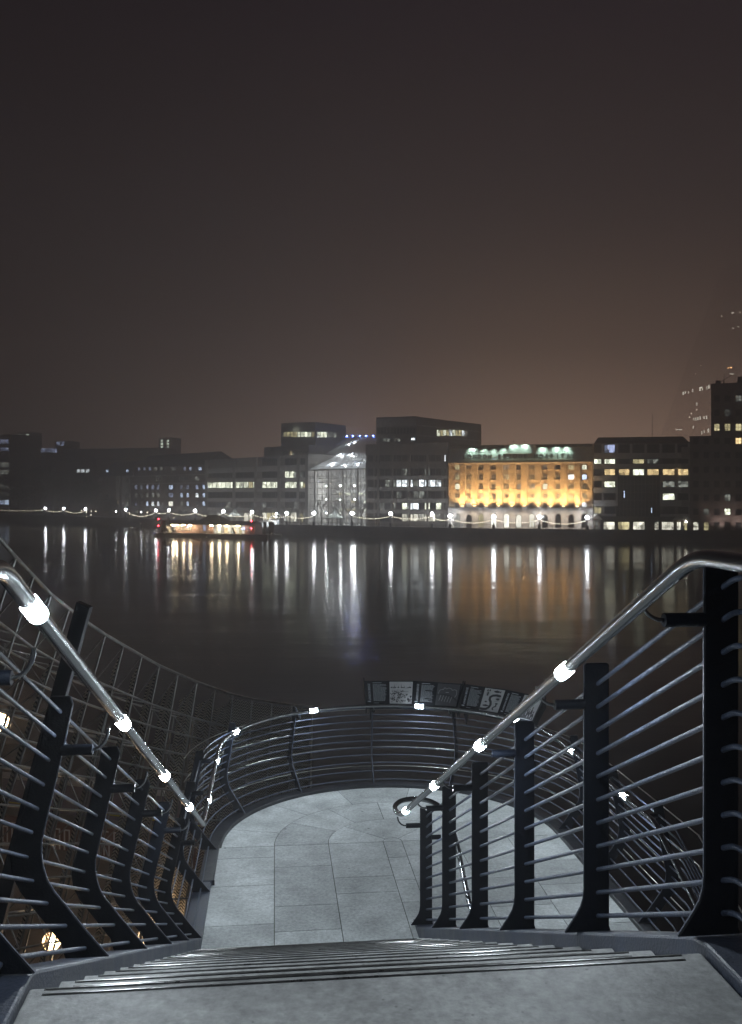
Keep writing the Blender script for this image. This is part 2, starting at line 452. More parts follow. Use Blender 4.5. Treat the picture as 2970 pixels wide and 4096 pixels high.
flag([(TC+(.0975-G)*math.cos(math.radians(a)), SC+G+(.0975-G)*math.sin(math.radians(a))) for a in range(0, 181, 15)])
fo = fl.build('flagstone_paving', 'flag', R0)
# stringers: folded steel channels along the flights and round the landing
def ribbon(path_in, path_out, th, mats, name, parent):
    q = MB(); n = len(path_in); dz = Vector((0, 0, -th))
    vs = []
    for a, b in zip(path_in, path_out): vs += [a, b, b+dz, a+dz]
    fs = []
    for i in range(n-1):
        for j in range(4): fs.append((i*4+j, (i+1)*4+j, (i+1)*4+(j+1) % 4, i*4+(j+1) % 4))
    fs += [(3, 2, 1, 0), tuple((n-1)*4+j for j in range(4))]
    q.add(vs, fs); return bevel(q.build(name, mats, parent), .01)
def flight_line(o, zt, zb, s_end=8.6):
    return smooth_kink([W(-.605-o, S_BACK, zt), W(-.605-o, K0, zt), W(-.567-o, K1, zb), W(-.567-o, s_end, zb)], .04)
pin = flight_line(.010, ZTOP, ZBOT); pout = flight_line(.17, ZTOP, ZBOT)
ribbon(pin, pout, .34, 'stringer', 'stringer', R0)
pin = smooth_kink([W(1.165, S_BACK, ZTOP), W(1.165, K0, ZTOP), W(1.165, K1, ZBOT), W(1.165, K1+.12, ZBOT)], .08)
pout = smooth_kink([W(1.33, S_BACK, ZTOP), W(1.33, K0, ZTOP), W(1.33, K1, ZBOT), W(1.33, K1+.12, ZBOT)], .08)
ribbon(pin, pout, .34, 'stringer', 'stringer', R0)
cin = [W(-.556, 8.6, ZBOT), W(-.556, SC, ZBOT)] + [W(TC+(RF-.03)*math.cos(PI-PI*i/60), SC+(RF-.03)*math.sin(PI-PI*i/60), ZBOT) for i in range(1, 61)] + [W(2.99, 7.1, ZBOT)]
cout = [W(-.70, 8.6, ZBOT), W(-.69, SC, ZBOT)] + [W(TC+(RF+.12)*math.cos(PI-PI*i/60), SC+(RF+.12)*math.sin(PI-PI*i/60), ZBOT) for i in range(1, 61)] + [W(3.12, 7.1, ZBOT)]
ribbon(cin, cout, .3, 'edgepaint', 'edge_channel', R0)
ribbon([W(2.99, 7.09, ZBOT), W(2.99, .3, ZBOT-SLOPE*6.79)], [W(3.17, 7.09, ZBOT), W(3.17, .3, ZBOT-SLOPE*6.79)], .3, 'stringer', 'stringer', R0)
ribbon([W(1.335, 7.09, ZBOT-.04), W(1.335, .3, ZBOT-.04-SLOPE*6.79)], [W(1.45, 7.09, ZBOT-.04), W(1.45, .3, ZBOT-.04-SLOPE*6.79)], .3, 'stringer', 'stringer', R0)
# dark fascia of the top level beyond the stringers
q = MB(); slab(-1.5, -.765, S_BACK, 2.2, ZTOP-.42, ZTOP-.09, q); bevel(q.build('side_plate', 'navy', R0), .01)
q = MB(); slab(1.335, 2.4, S_BACK, 2.25, ZTOP-.42, ZTOP-.09, q); bevel(q.build('side_plate', 'navy', R0), .01)

# ---- boomerang posts ----
IN = [(0, 0), (.05, .06), (.094, .115), (.150, .19), (.185, .235), (.208, .275), (.222, .32), (.229, .37), (.228, .41), (.217, .46), (.153, .74), (.122, .885)]
OUT = [(.132, .915), (.20, .915), (.237, .74), (.305, .46), (.325, .40), (.334, .35), (.325, .29), (.302, .24), (.265, .19), (.22, .13), (.165, .055), (.15, 0)]
IN = [(a*1.045, h*1.04) for a, h in IN]; OUT = [(a*1.045, h*1.04) for a, h in OUT]
def bpost(parent, foot, o, tdir, dh=0., bracket=True, hrail=.85, hb=.755):
    """foot: world point, o: outward unit vector, tdir: thickness direction"""
    o = Vector(o); up = Vector((0, 0, 1)); q = MB()
    prof = IN+OUT
    pts = [foot + o*(a*D) + up*((h + (dh if h > .6 else 0))*D) for a, h in prof]
    th = Vector(tdir)*.014
    pts = [p-th*.5 for p in pts]
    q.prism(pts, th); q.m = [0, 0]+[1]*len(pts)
    p = q.build('post', ['navy', 'navylit'], parent, pivot=foot)
    bevel(p, .004, 1)
    if bracket:
        zb = foot + up*(hb*D); a = zb+o*(.17*D); b = zb+o*(.06*D)
        r = MB(); r.tube([a, b], .021, 12)
        br = r.build('bracket', 'navy', p.name)
        rod = smooth_kink([b+o*.01, b-o*(.045*D), zb-o*(.0*D)+up*((hrail-.775)*D) - o*(.0*D)], .05, 6)
        rod = [b+o*.01] + [b - o*((.055*D)*math.sin(i*PI/16)) + up*((hrail-.02-hb)*D*(1-math.cos(i*PI/16))) for i in range(9)]
        MB().tube(rod, .0065, 8).build('bracket_rod', 'steel', p.name)
    return p
tvec = (W(1, 0, 0)-W(0, 0, 0)).normalized(); svec = (W(0, 1, 0)-W(0, 0, 0)).normalized()
def zfoot(s): return min(ZTOP, max(ZBOT, z_s(s)))
ob = thing('outer_balustrade', 'navy steel balustrade of bent posts and bars curving round the landing, with lit tube handrail', 'railing', W(-.6, 7.1, LZ))
R1 = ob.name
for s in (.44, 1.44, 2.436, 3.45, 4.42, 5.41, 6.40, 7.40):
    bpost(R1, W(tl_(s), s, zfoot(s)), -tvec, svec)
for s in (8.38, 9.37): bpost(R1, W(-.569, s, ZBOT), -tvec, svec, .04, True, .96, .885)
for a in (149.4, 119.7, 90, 60.3, 30.6, 2):
    c, sn = math.cos(math.radians(a)), math.sin(math.radians(a))
    o = tvec*c+svec*sn; bpost(R1, W(TC+RF*c, SC+RF*sn, ZBOT), o, (svec*c-tvec*sn), .04, True, .96, .885)
for s in (8.45, 7.4): bpost(R1, W(TC+RF, s, ZBOT), tvec, svec, .04, True, .96, .885)
for s in (6.3, 5.2, 4.1, 3.0, 1.9, .8): bpost(R1, W(TC+RF, s, ZBOT-SLOPE*(7.05-s)), tvec, svec, 0)
BARS = [(.083, .032), (.148, .113), (.211, .194), (.259, .274), (.277, .357), (.262, .443), (.242, .524), (.223, .607), (.205, .692), (.185, .776), (.165, .858)]
for off, h in BARS:
    off, h = off*1.045, h*1.04
    q = MB(); q.tube(outer_path(off, ZTOP+h, ZBOT+h), .0076, 8); q.build('bar', 'navylit', R1)
def hrail_pts(off, ht, hb): 
    zt = -.146; zb = LZ+1.0; k0 = 1.957; k1 = 7.36
    return outer_path(off, zt, zb, k0, k1, flat_=True)
HR = hrail_pts(-.006, 0, 0)
MB().tube(HR, .0215, 18).build('handrail', 'steel', R1)
# polished wires outside the landing bars
for h in (.12, .36, .60, .84):
    q = MB(); pp = []
    R = RF+.36
    for i in range(0, 50):
        a = math.radians(176-i*176/49); pp.append(W(TC+R*math.cos(a), SC+R*math.sin(a), ZBOT+h))
    pp += [W(TC+R, 8.4, ZBOT+h), W(TC+R, 7.05, ZBOT+h), W(TC+R+.05, .8, ZBOT+h-SLOPE*6.25)]
    q.tube(pp, .006, 6); q.build('polished_bar', 'bright', R1)
# light fittings: glowing sleeves on the handrail
def sleeve(parent, p, d, inward=None, L=.10, thr=-.3, name='light_fitting'):
    d = Vector(d).normalized(); q = MB()
    q.tube([p-d*L/2, p-d*(L/2-.004), p+d*(L/2-.004), p+d*L/2], .0235, 24, taper=[.0218, .0245, .0245, .0218])
    inw = Vector(inward) if inward is not None else Vector((0, 0, 0))
    for i, f in enumerate(q.f):       # the lens faces the steps and the ground, the back of the fitting is steel
        c = sum((q.v[j] for j in f), Vector())/len(f); nn = (c-p); nn -= d*nn.dot(d)
        if nn.length > 1e-6 and nn.normalized().dot((inw-Vector((0, 0, .8))).normalized()) < thr: q.m[i] = 1
    return q.build(name, ['led', 'steel'], parent)
def along_hr(s, t=-.557, z=None):
    if s > 7.36: return W(t, s, LZ+1.0)
    if s < 1.957: return W(t, s, -.146)
    f = (s-1.957)/(7.36-1.957); return W(t, s, -.146+(LZ+1.0+.146)*f)
for s in (.95, 2.222, 3.496, 4.793, 6.168): sleeve(R1, along_hr(s), along_hr(s+.1)-along_hr(s-.1), tvec)
for s in (7.95, 9.11): sleeve(R1, along_hr(s), svec, tvec, thr=.45)
for a in (157, 115, 72, 30):
    c, sn = math.cos(math.radians(a)), math.sin(math.radians(a)); R = RF-.006
    sleeve(R1, W(TC+R*c, SC+R*sn, LZ+1.0), svec*c-tvec*sn, -(tvec*c+svec*sn))
for s in (9.1, 7.69): sleeve(R1, W(TC+RF-.006, s, LZ+1.0), svec, -tvec)
def lowhr(s): return W(TC+RF-.006, s, LZ+1.0-SLOPE*(7.05-s))
for s in (5.0, 3.7, 2.4): sleeve(R1, lowhr(s), lowhr(s+.1)-lowhr(s-.1), -tvec)

# ---- central balustrade ----
cb = thing('central_balustrade', 'navy steel balustrade with straight flat posts between the two flights, right of the steps', 'railing', W(1.25, 7.0, LZ))
R2 = cb.name
CPROF = [(1.118, 0), (1.142, .035), (1.166, .07), (1.183, .10), (1.192, .13), (1.196, .17), (1.196, 1.035), (1.203, 1.045), (1.292, 1.045), (1.298, 1.035), (1.298, .02), (1.305, 0)]
for s in (.46, 1.47, 2.48, 3.49, 4.53, 5.54, 6.54, 7.55):
    zf = zfoot(s); q = MB(); foot = W(1.2, s, zf)
    hs = .93 if s > 7.5 else (.97 if s > 5 else 1.)
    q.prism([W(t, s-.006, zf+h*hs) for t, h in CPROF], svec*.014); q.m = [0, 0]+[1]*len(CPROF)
    p = bevel(q.build('post', ['navy', 'navylit'], R2, pivot=foot), .004, 1)
    zb = zf+.885*hs
    MB().tube([W(1.20, s, zb), W(1.08, s, zb)], .021, 12).build('bracket', 'navy', p.name)
    rod = [W(1.09, s, zb)] + [W(1.08-.07*math.sin(i*PI/16), s, zb+.075*(1-math.cos(i*PI/16))) for i in range(9)]
    MB().tube(rod, .0065, 8).build('bracket_rod', 'steel', p.name)
    if s > 7:
        MB().tube([W(1.29, s, zf+.72), W(1.37, s, zf+.72)], .021, 12).build('bracket', 'navy', p.name)
for k in range(11):
    h = .06+.0915*k
    pp = smooth_kink([W(1.252, S_BACK, z_s(2.40)+h), W(1.252, 2.40, z_s(2.40)+h), W(1.252, 7.45, z_s(7.45)+h*.94), W(1.252, 7.57, z_s(7.57)+h*.93)], .05)
    MB().tube(pp, .0085, 10).build('bar', 'navylit', R2)
zE = -2.53
loop = [(1.0, S_BACK, -.146), (1.0, 2.117, -.146), (1.0, 7.25, zE), (.975, 7.42, zE-.03), (.985, 7.56, zE-.03), (1.06, 7.66, zE-.02), (1.2, 7.69, zE-.02), (1.32, 7.62, zE-.03), (1.40, 7.45, zE-.06), (1.43, 7.2, zE-.2), (1.44, 6.9, zE-.42), (1.44, 1., zE-.42-SLOPE*5.9)]
lp = smooth_kink([W(*p) for p in loop], .10, 5)
MB().tube(lp, .0215, 18).build('handrail', 'steel', R2)
def chr_(s): f = (s-2.117)/(7.25-2.117); return W(1.0, s, -.146+(zE+.146)*f)
for s in (3.114, 4.429, 5.73, 6.99): sleeve(R2, chr_(s), chr_(s+.1)-chr_(s-.1), -tvec)
for s in (6.0, 4.7, 3.4): sleeve(R2, W(1.44, s, zE-.42-SLOPE*(6.9-s)), svec+Vector((0, 0, SLOPE)), tvec)
# hairpin end of the upper rail resting inside the loop
# ------------------------------------------------------------------ information boards
def text_mesh(body, size, ext=0., bold=0.):
    c = bpy.data.curves.new('lettering', 'FONT'); c.body = body; c.size = size; c.extrude = ext; c.offset = bold
    c.resolution_u = 2
    o = bpy.data.objects.new('tmp_text', c); COL.objects.link(o)
    bpy.context.view_layer.update()
    me = bpy.data.meshes.new_from_object(o.evaluated_get(bpy.context.evaluated_depsgraph_get()))
    vs = [tuple(v.co) for v in me.vertices]; fs = [tuple(p.vertices) for p in me.polygons]
    bpy.data.objects.remove(o); bpy.data.curves.remove(c); bpy.data.meshes.remove(me)
    return vs, fs
def arc_pt(a, R, z): a = math.radians(a); return W(TC+R*math.cos(a), SC+R*math.sin(a), z)
def facet(a0, a1):
    """frame of one flat board: origin lower left, x right, y up the slope"""
    p0 = arc_pt(a0, RF+.10, -2.60); p1 = arc_pt(a1, RF+.10, -2.60); q0 = arc_pt(a0, RF+.28, -2.335); q1 = arc_pt(a1, RF+.28, -2.335)
    return p0, p1, q0, q1
def board_pt(F, x, y, lift=0.):
    p0, p1, q0, q1 = F; a = p0.lerp(p1, x); b = q0.lerp(q1, x); n = (p1-p0).cross(q0-p0).normalized()
    return a.lerp(b, y) + n*lift
random.seed(3)
def flat(q, F, pts, lift, m=0):
    n = len(pts); q.add([board_pt(F, x, y, lift) for x, y in pts], [tuple(range(n))], m)
def rectf(q, F, x0, x1, y0, y1, lift, m=0): flat(q, F, [(x0, y0), (x1, y0), (x1, y1), (x0, y1)], lift, m)
def poly_stroke(q, F, pts, w, lift, m=0, asp=1.0):
    for (x0, y0), (x1, y1) in zip(pts, pts[1:]):
        dx, dy = x1-x0, (y1-y0)/asp; L = math.hypot(dx, dy) or 1; nx, ny = -dy/L*w/2, dx/L*w/2*asp
        flat(q, F, [(x0-nx, y0-ny), (x1-nx, y1-ny), (x1+nx, y1+ny), (x0+nx, y0+ny)], lift, m)
def blob(q, F, cx, cy, rx, ry, lift, m=0, n=14, jag=0.):
    flat(q, F, [(cx+rx*math.cos(2*PI*i/n)*(1+random.uniform(-jag, jag)), cy+ry*math.sin(2*PI*i/n)*(1+random.uniform(-jag, jag))) for i in range(n)], lift, m)
def make_board(label, angs, kinds):
    mid = arc_pt(sum(angs)/len(angs), RF+.1, -2.6)
    t = thing('information_board', label, 'sign', mid, 'black information boards above the far handrail'); R = t.name
    for (a0, a1), kind in zip(zip(angs, angs[1:]), kinds):
        F = facet(a0, a1); n = (F[1]-F[0]).cross(F[2]-F[0]).normalized()
        q = MB(); P = [board_pt(F, x, y, 0) for x, y in ((0, 0), (1, 0), (1, 1), (0, 1))]
        q.hexa([p-n*.02 for p in P]+P); pn = q.build('panel', 'panel', R)
        # writing
        w = MB(); vs, fs = text_mesh('LONDON BRIDGE', 1.0, 0, .02)
        xm = max(v[0] for v in vs)
        W_ = (F[1]-F[0]).length; H_ = (F[2]-F[0]).length; asp = W_/H_
        w.add([board_pt(F, .105-v[1]*.066, .20+v[0]/xm*.68, .002) for v in vs], fs)
        rectf(w, F, .055, .10, .13, .17, .002); rectf(w, F, .035, .05, .13, .17, .002)
        w.build('title', 'txt', pn.name)
        w = MB()
        rectf(w, F, .16, .34, .905, .925, .002)
        y = .84
        while y > .17:
            x = .16; end = .42 + random.uniform(-.02, .02) if random.random() > .12 else .16+random.uniform(.08, .2)
            while x < end:
                d = random.uniform(.012, .04); rectf(w, F, x, min(x+d, end), y, y+.017, .002); x += d+.008
            y -= .037
        rectf(w, F, .16, .27, .08, .092, .002); w.build('body_text', 'txt', pn.name)
        # picture
        q = MB(); x0, x1, y0, y1 = .50, .97, .06, .96
        rectf(q, F, x0, x1, y0, y1, .002, 1 if kind != 'map' else 2)
        L = .0035
        if kind == 'city':      # engraved view of a riverside city
            for i in range(26):
                x = x0+.02+random.random()*.42; h = random.uniform(.02, .05)
                rectf(q, F, x, x+random.uniform(.01, .025), .70, .70+h, L, 0)
            for x, h in ((.60, .16), (.68, .12), (.74, .2), (.80, .11), (.9, .10)):
                flat(q, F, [(x-.007, .70), (x+.007, .70), (x, .70+h)], L, 0)
            for i in range(150):
                x = x0+.01+random.random()*.44; y = .07+random.random()*.42+.1*random.random()
                if x > .78 and y > .42: continue
                rectf(q, F, x, min(x+random.uniform(.005, .035), .965), y, y+random.uniform(.012, .05), L+random.random()*.001, 0)
            for i in range(18):
                y = .52+random.random()*.16; x = x0+.02+random.random()*.35; rectf(q, F, x, x+random.uniform(.02, .09), y, y+.006, L, 0)
        if kind == 'map':
            out = [(.54, .50), (.55, .66), (.60, .72), (.63, .70), (.66, .80), (.70, .74), (.74, .79), (.79, .77), (.83, .70), (.86, .74), (.92, .70), (.93, .55), (.90, .42)]
            poly_stroke(q, F, out, .006, L, 1, asp)
            poly_stroke(q, F, [(.50, .50), (.60, .52), (.70, .50), (.80, .46), (.90, .38), (.97, .27)], .035, L, 0, asp)
            for i in range(5): poly_stroke(q, F, [(.60+i*.06, .49-i*.012), (.57+i*.06, .25-i*.012)], .006, L+.0005, 1, asp)
            rectf(q, F, .69, .76, .60, .615, L, 1)
        if kind == 'animals':
            riv = [(.50, .13), (.58, .12), (.66, .14), (.72, .22), (.74, .33), (.72, .44), (.68, .52), (.68, .62), (.73, .69), (.82, .72), (.90, .70)]
            poly_stroke(q, F, riv, .055, L, 0, asp)
            for (x, y) in riv: blob(q, F, x, y, .027, .027*asp, L+.0003, 0)
            def fish(x, y, l, h):
                blob(q, F, x, y, l, h, L+.0006, 0); flat(q, F, [(x+l*.8, y), (x+l*1.35, y+h*1.1), (x+l*1.35, y-h*1.1)], L+.0006, 0)
                flat(q, F, [(x-l*.2, y+h*.7), (x+l*.1, y+h*1.7), (x+l*.3, y+h*.7)], L+.0006, 0)
            fish(.80, .86, .07, .045); fish(.62, .27, .075, .035); fish(.60, .42, .025, .03)
            blob(q, F, .60, .74, .018, .09, L+.0006, 0); blob(q, F, .58, .87, .018, .045, L+.0006, 0); blob(q, F, .63, .88, .018, .045, L+.0006, 0)
            for i in range(4): poly_stroke(q, F, [(.56, .66+i*.04), (.64, .69+i*.04)], .006, L, 0, asp)
            blob(q, F, .87, .57, .04, .045, L+.0006, 0)
            for i in range(4): poly_stroke(q, F, [(.81, .48+i*.055), (.93, .52+i*.05)], .007, L, 0, asp)
            poly_stroke(q, F, [(.84, .14), (.80, .18), (.83, .25), (.88, .29), (.86, .36), (.90, .40), (.84, .39)], .028, L, 0, asp)
        if kind == 'people':
            for i, (cx, hh) in enumerate(((.53, .30), (.60, .42), (.67, .52), (.74, .62), (.80, .40), (.86, .48), (.92, .33))):
                flat(q, F, [(cx-.04, .08), (cx+.04, .08), (cx+.03, hh*.75), (cx+.012, hh), (cx-.012, hh), (cx-.03, hh*.75)], L+i*.0002, 0)
                blob(q, F, cx, hh+.05, .014, .045, L+.002, 0); rectf(q, F, cx-.012, cx+.006, hh*.35, hh*.6, L+.0022, 1)
            for i in range(5): rectf(q, F, .56, .90-random.random()*.1, .90-i*.045, .915-i*.045, L, 0)
        q.build('picture', ['ink', 'print', 'printg'], pn.name)
    # frame: end cheeks and lower lip
    q = MB()
    for a in (angs[0], angs[-1]):
        e = .35 if a == angs[0] else -.35
        b0 = arc_pt(a, RF+.07, -2.62); b1 = arc_pt(a, RF+.30, -2.30); b2 = arc_pt(a, RF+.30, -2.45); b3 = arc_pt(a, RF+.10, -2.70)
        d = (arc_pt(a+e, RF+.1, -2.6)-arc_pt(a, RF+.1, -2.6)); q.prism([b0, b1, b2, b3], d)
    q.tube([arc_pt(angs[0]+(angs[-1]-angs[0])*i/10, RF+.09, -2.63) for i in range(11)], .022, 6)
    q.build('frame', 'navy', R)
    for a in (angs[0]-2, angs[-1]+2):
        q = MB(); q.prism([arc_pt(a, RF+.10, -2.64), arc_pt(a, RF+.26, -2.42), arc_pt(a, RF+.27, -2.60), arc_pt(a, RF+.17, -2.80)], arc_pt(a+.5, RF+.1, -2.6)-arc_pt(a, RF+.1, -2.6))
        q.build('support_arm', 'navy', R)
make_board('black board with an engraved city view and a grey river map beside London Bridge text', [92.5, 75, 58], ['city', 'map'])
make_board('black board with sea creature silhouettes and a group of people, nearest the right-hand handrail', [57, 41, 25], ['animals', 'people'])

# ------------------------------------------------------------------ curved lattice screen on the left
LU = [-10, 63, 134, 204, 277, 348, 421, 494, 567, 637, 712, 788, 861, 933, 1010, 1090, 1170, 1250]
LV = [2145, 2229, 2304, 2377, 2435, 2489, 2538, 2581, 2623, 2662, 2696, 2728, 2755, 2779, 2797, 2810, 2820, 2828]
sc = thing('lattice_screen', 'curved galvanised lattice screen with herringbone mesh fins leaning behind the left balustrade', 'screen', (-3, 9, 6.5))
R3 = sc.name
TOPP = []; LEAN = []
for i, (u, v) in enumerate(zip(LU, LV)):
    y = 6.0+.5*i; TOPP.append(Vector(((u-1485)/FPX*y, y, E-(v-HZ)/FPX*y)))
    LEAN.append(.32-.30*max(0, (i-4)/13.))
# continue the curve past the left edge of the picture
TOPP.insert(0, TOPP[0]+Vector((-.25, -.6, .75))); LEAN.insert(0, .33)
TOPP.insert(0, TOPP[0]+Vector((-.2, -.6, .85))); LEAN.insert(0, .33)
NL = len(TOPP)
def lat(i, h, back=0.):
    a = TOPP[max(i-1, 0)]; b = TOPP[min(i+1, NL-1)]; d = (b-a); d.z = 0; d.normalize(); out = Vector((-d.y, d.x, 0))
    return TOPP[i] + Vector((-LEAN[i]*h, 0, -h)) + out*back
HS = [0, .44]+[.44+.235*k for k in range(1, 4)]+[1.36+.34*k for k in range(0, 12)]
def bay_h(i): return 5.3
for i in range(NL):
    for b_ in (0., .24):
        if i < NL-5 or b_ == 0: MB().tube([lat(i, 0 if b_ == 0 else .40, b_), lat(i, bay_h(i), b_)], .011, 6).build('upright', 'lattice', R3)
    
for h in HS:
    MB().tube([lat(i, h) for i in range(NL)], .0115 if h else .016, 6).build('horizontal_bar', 'lattice', R3)
for h in HS[1::2]:
    MB().tube([lat(i, h, .24) for i in range(NL-4)], .009, 6).build('horizontal_bar', 'lattice', R3)
for i in range(NL-4):
    q = MB()
    for k in range(0, len(HS)-2, 2):
        q.tube([lat(i, HS[k]), lat(i, HS[k+1], .24)], .008, 5); q.tube([lat(i, HS[k+1], .24), lat(i, HS[k+2])], .008, 5)
        if i < NL-5: q.tube([lat(i, HS[k+1], .24), lat(i+1, HS[k+1])], .006, 5)
    q.build('diagonal_brace', 'lattice', R3)
def sheet(P, nm='mesh_fin'):   # P: quad strip list of (a,b) pairs
    q = MB(); vs = []; uv = []; L = 0
    for k, (a, b) in enumerate(P):
        if k: L += (a-P[k-1][0]).length
        vs += [a, b]; w = (b-a).length; uv += [(0, L), (w, L)]
    fs = [(2*k, 2*k+1, 2*k+3, 2*k+2) for k in range(len(P)-1)]
    q.add(vs, fs); q.uv = uv
    o = q.build(nm, 'herring', R3)
    sm_ = o.modifiers.new('thickness', 'SOLIDIFY'); sm_.thickness = .003; return o
for i in range(6, NL-4):
    wf = .05 if i < 10 else min(.30, .06+.045*(i-10)); top = .44 if i < 9 else .1
    P = []
    for k in range(7):
        h = top+(bay_h(i)-top)*k/6; a = lat(i, h, .012); b = lat(i, h+(.14 if k == 0 else 0), wf)
        P.append((a, b))
    sheet(P)
# continuous herringbone sheets towards the right end
P = [(lat(NL-5+i*0, .1, .30), lat(NL-5, .1, .30))]
for i in range(NL-5, NL-1):
    q0 = [(lat(i, h, .05), lat(i+1, h, .05)) for h in (.04, .5, 1.2, 2.0, 3.0, 4.2)]
    sheet(q0, 'mesh_sheet')

# leaning steel stanchion rising behind the first posts
def px(u, v, y): return Vector(((u-1485)/FPX*y, y, E-(v-HZ)/FPX*y))
q = MB()
Pt = [px(305, 2408, 5.6), px(358, 2432, 5.6), px(372, 2425, 5.72), px(318, 2402, 5.72)]
low = Vector((-.55, 0, -2.0))
q.hexa([p+low*1.25 for p in Pt]+Pt); st2 = bevel(q.build('steel_stanchion', 'navy', None, pivot=Pt[0]+low*1.25), .004)
tag(st2, 'dark leaning box-section steel stanchion rising above the left handrail', 'stanchion')

# ------------------------------------------------------------------ riverside terrace far below on the left
TZ = 1.6
def terr(u, v): 
    y = (E-TZ)*FPX/(v-HZ); return Vector(((u-1485)/FPX*y, y, TZ))
q = MB(); q.box(-32, -3.2, -14, 46, -1, TZ); structure(q.build('terrace_ground', 'sand'))
a0, a1 = Vector((-26, 40.5, TZ)), Vector((-4.5, 33.5, TZ))
dr = (a1-a0).normalized(); nr = Vector((dr.y, -dr.x, 0))
wt = thing('parapet_wall', 'low mauve-grey parapet wall with a thin yellow line at the river edge', 'wall', (a0+a1)/2)
def wbox(q, x0, x1, o0, o1, z0, z1, m=0):
    P = [a0+dr*x+nr*o for x, o in ((x0, o0), (x1, o0), (x1, o1), (x0, o1))]
    q.hexa([p+Vector((0, 0, z0)) for p in P]+[p+Vector((0, 0, z1)) for p in P], m)
LW = (a1-a0).length
q = MB(); wbox(q, 0, LW, 0, -.35, 0, 1.15); q.build('wall', 'mauve', wt.name)
q = MB(); wbox(q, 0, LW, .05, -.4, 1.153, 1.24); q.build('coping', 'whitep', wt.name)
q = MB(); wbox(q, 0, LW, .004, .03, .18, .23); q.build('yellow_line', 'yellow', wt.name)
hd = thing('patterned_hoarding', 'brown hoarding with pale maze-like strips below the mauve parapet', 'fence', (a0+a1)/2+nr*3.0)
q = MB(); wbox(q, 0, LW, 3.0, 3.12, 0, .95); q.build('boards', 'brownp', hd.name)
q = MB(); x = .1; random.seed(5)
while x < LW-.2:
    h = random.choice((.45, .6, .75, .88)); wbox(q, x, x+.05, 3.124, 3.14, .03, h)
    if random.random() < .45: wbox(q, x+.053, x+.197, 3.124, 3.14, h-.05, h)
    x += .2
q.build('maze_strips', 'whitep', hd.name)
for k, x in enumerate((9.2, 11.9, 14.8)):
    c = a0+dr*x+nr*4.2; q = MB(); q.lathe(c, [(.02, 0), (.26, .02), (.3, .5), (.16, .95), (.09, 1.2), (.02, 1.45)], 10)
    tag(q.build('folded_parasol', 'bluep', None, pivot=c), ('leftmost', 'middle', 'rightmost')[k]+' of three folded blue parasols by the hoarding', 'parasol', 'folded blue parasols')
random.seed(11)
for k, x in enumerate((4.5, 7.2, 9.9, 12.6)):
    c = a0+dr*x+nr*6.6
    t = thing('planted_shrub', ('first', 'second', 'third', 'fourth')[k]+' green shrub from the left in the terrace planting bed', 'shrub', c, 'shrubs on the terrace')
    q = MB()
    for i in range(900):
        d = Vector((random.gauss(0, 1), random.gauss(0, 1), random.gauss(0, 1))).normalized()*random.random()**.4
        p = c+Vector((d.x*1.3, d.y*.9, .75+d.z*.62)); s_ = .06
        a = Vector((random.uniform(-1, 1), random.uniform(-1, 1), random.uniform(-1, 1))).normalized()*s_; b = a.cross(Vector((0, 0, 1)))*1.3+Vector((0, 0, .03))
        q.add([p-a, p+b, p+a, p-b], [(0, 1, 2, 3)])
    q.build('foliage', 'leafg', t.name)
    MB().tube([c, c+Vector((0, 0, .8))], .04, 5).build('stem', 'bark', t.name)
M['warm'] = emit('warm_lamp', (1.0, .70, .42), 620, True)
def lantern(p, label, r=.2):
    t = thing('globe_lantern', label, 'lamp', (p.x, p.y, TZ), 'warm globe lanterns on the terrace')
    q = MB(); q.lathe((p.x, p.y, TZ), [(.14, 0), (.14, .1), (.05, .18), (.04, p.z-TZ-r-.05), (.1, p.z-TZ-r), (.001, p.z-TZ-r+.01)], 10); q.build('pole', 'black', t.name)
    MB().ball(p, r*.34, 12, 8).build('bulb', 'warm', t.name)
    MB().ball(p, r, 20, 14).build('globe', 'globeglass', t.name)
    q = MB(); q.tube([p+Vector((math.cos(a)*r*1.03, 0, math.sin(a)*r*1.03)) for a in [2*PI*i/24 for i in range(24)]], .01, 5, closed=True)
    q.build('band', 'black', t.name)
lantern(px(208, 3765, 15.0), 'glowing warm globe lantern seen low between the first left-hand posts', .15)
lantern(px(4, 2890, 26.0), 'warm globe lantern at the left edge of the photo, behind the top bars', .28)
lantern(px(420, 3960, 11.), 'unseen warm globe lantern added under the stairs, behind the left stringer', .2)  # unseen lamp, added for light on the terrace and lattice
# ------------------------------------------------------------------ river
def grid_sheet(x0, x1, y0, y1, z, n=1):
    q = MB(); q.add([(x0, y0, z), (x1, y0, z), (x1, y1, z), (x0, y1, z)], [(0, 1, 2, 3)]); return q
structure(grid_sheet(-590, 590, -40, 600, 0).build('river_water', 'water'))

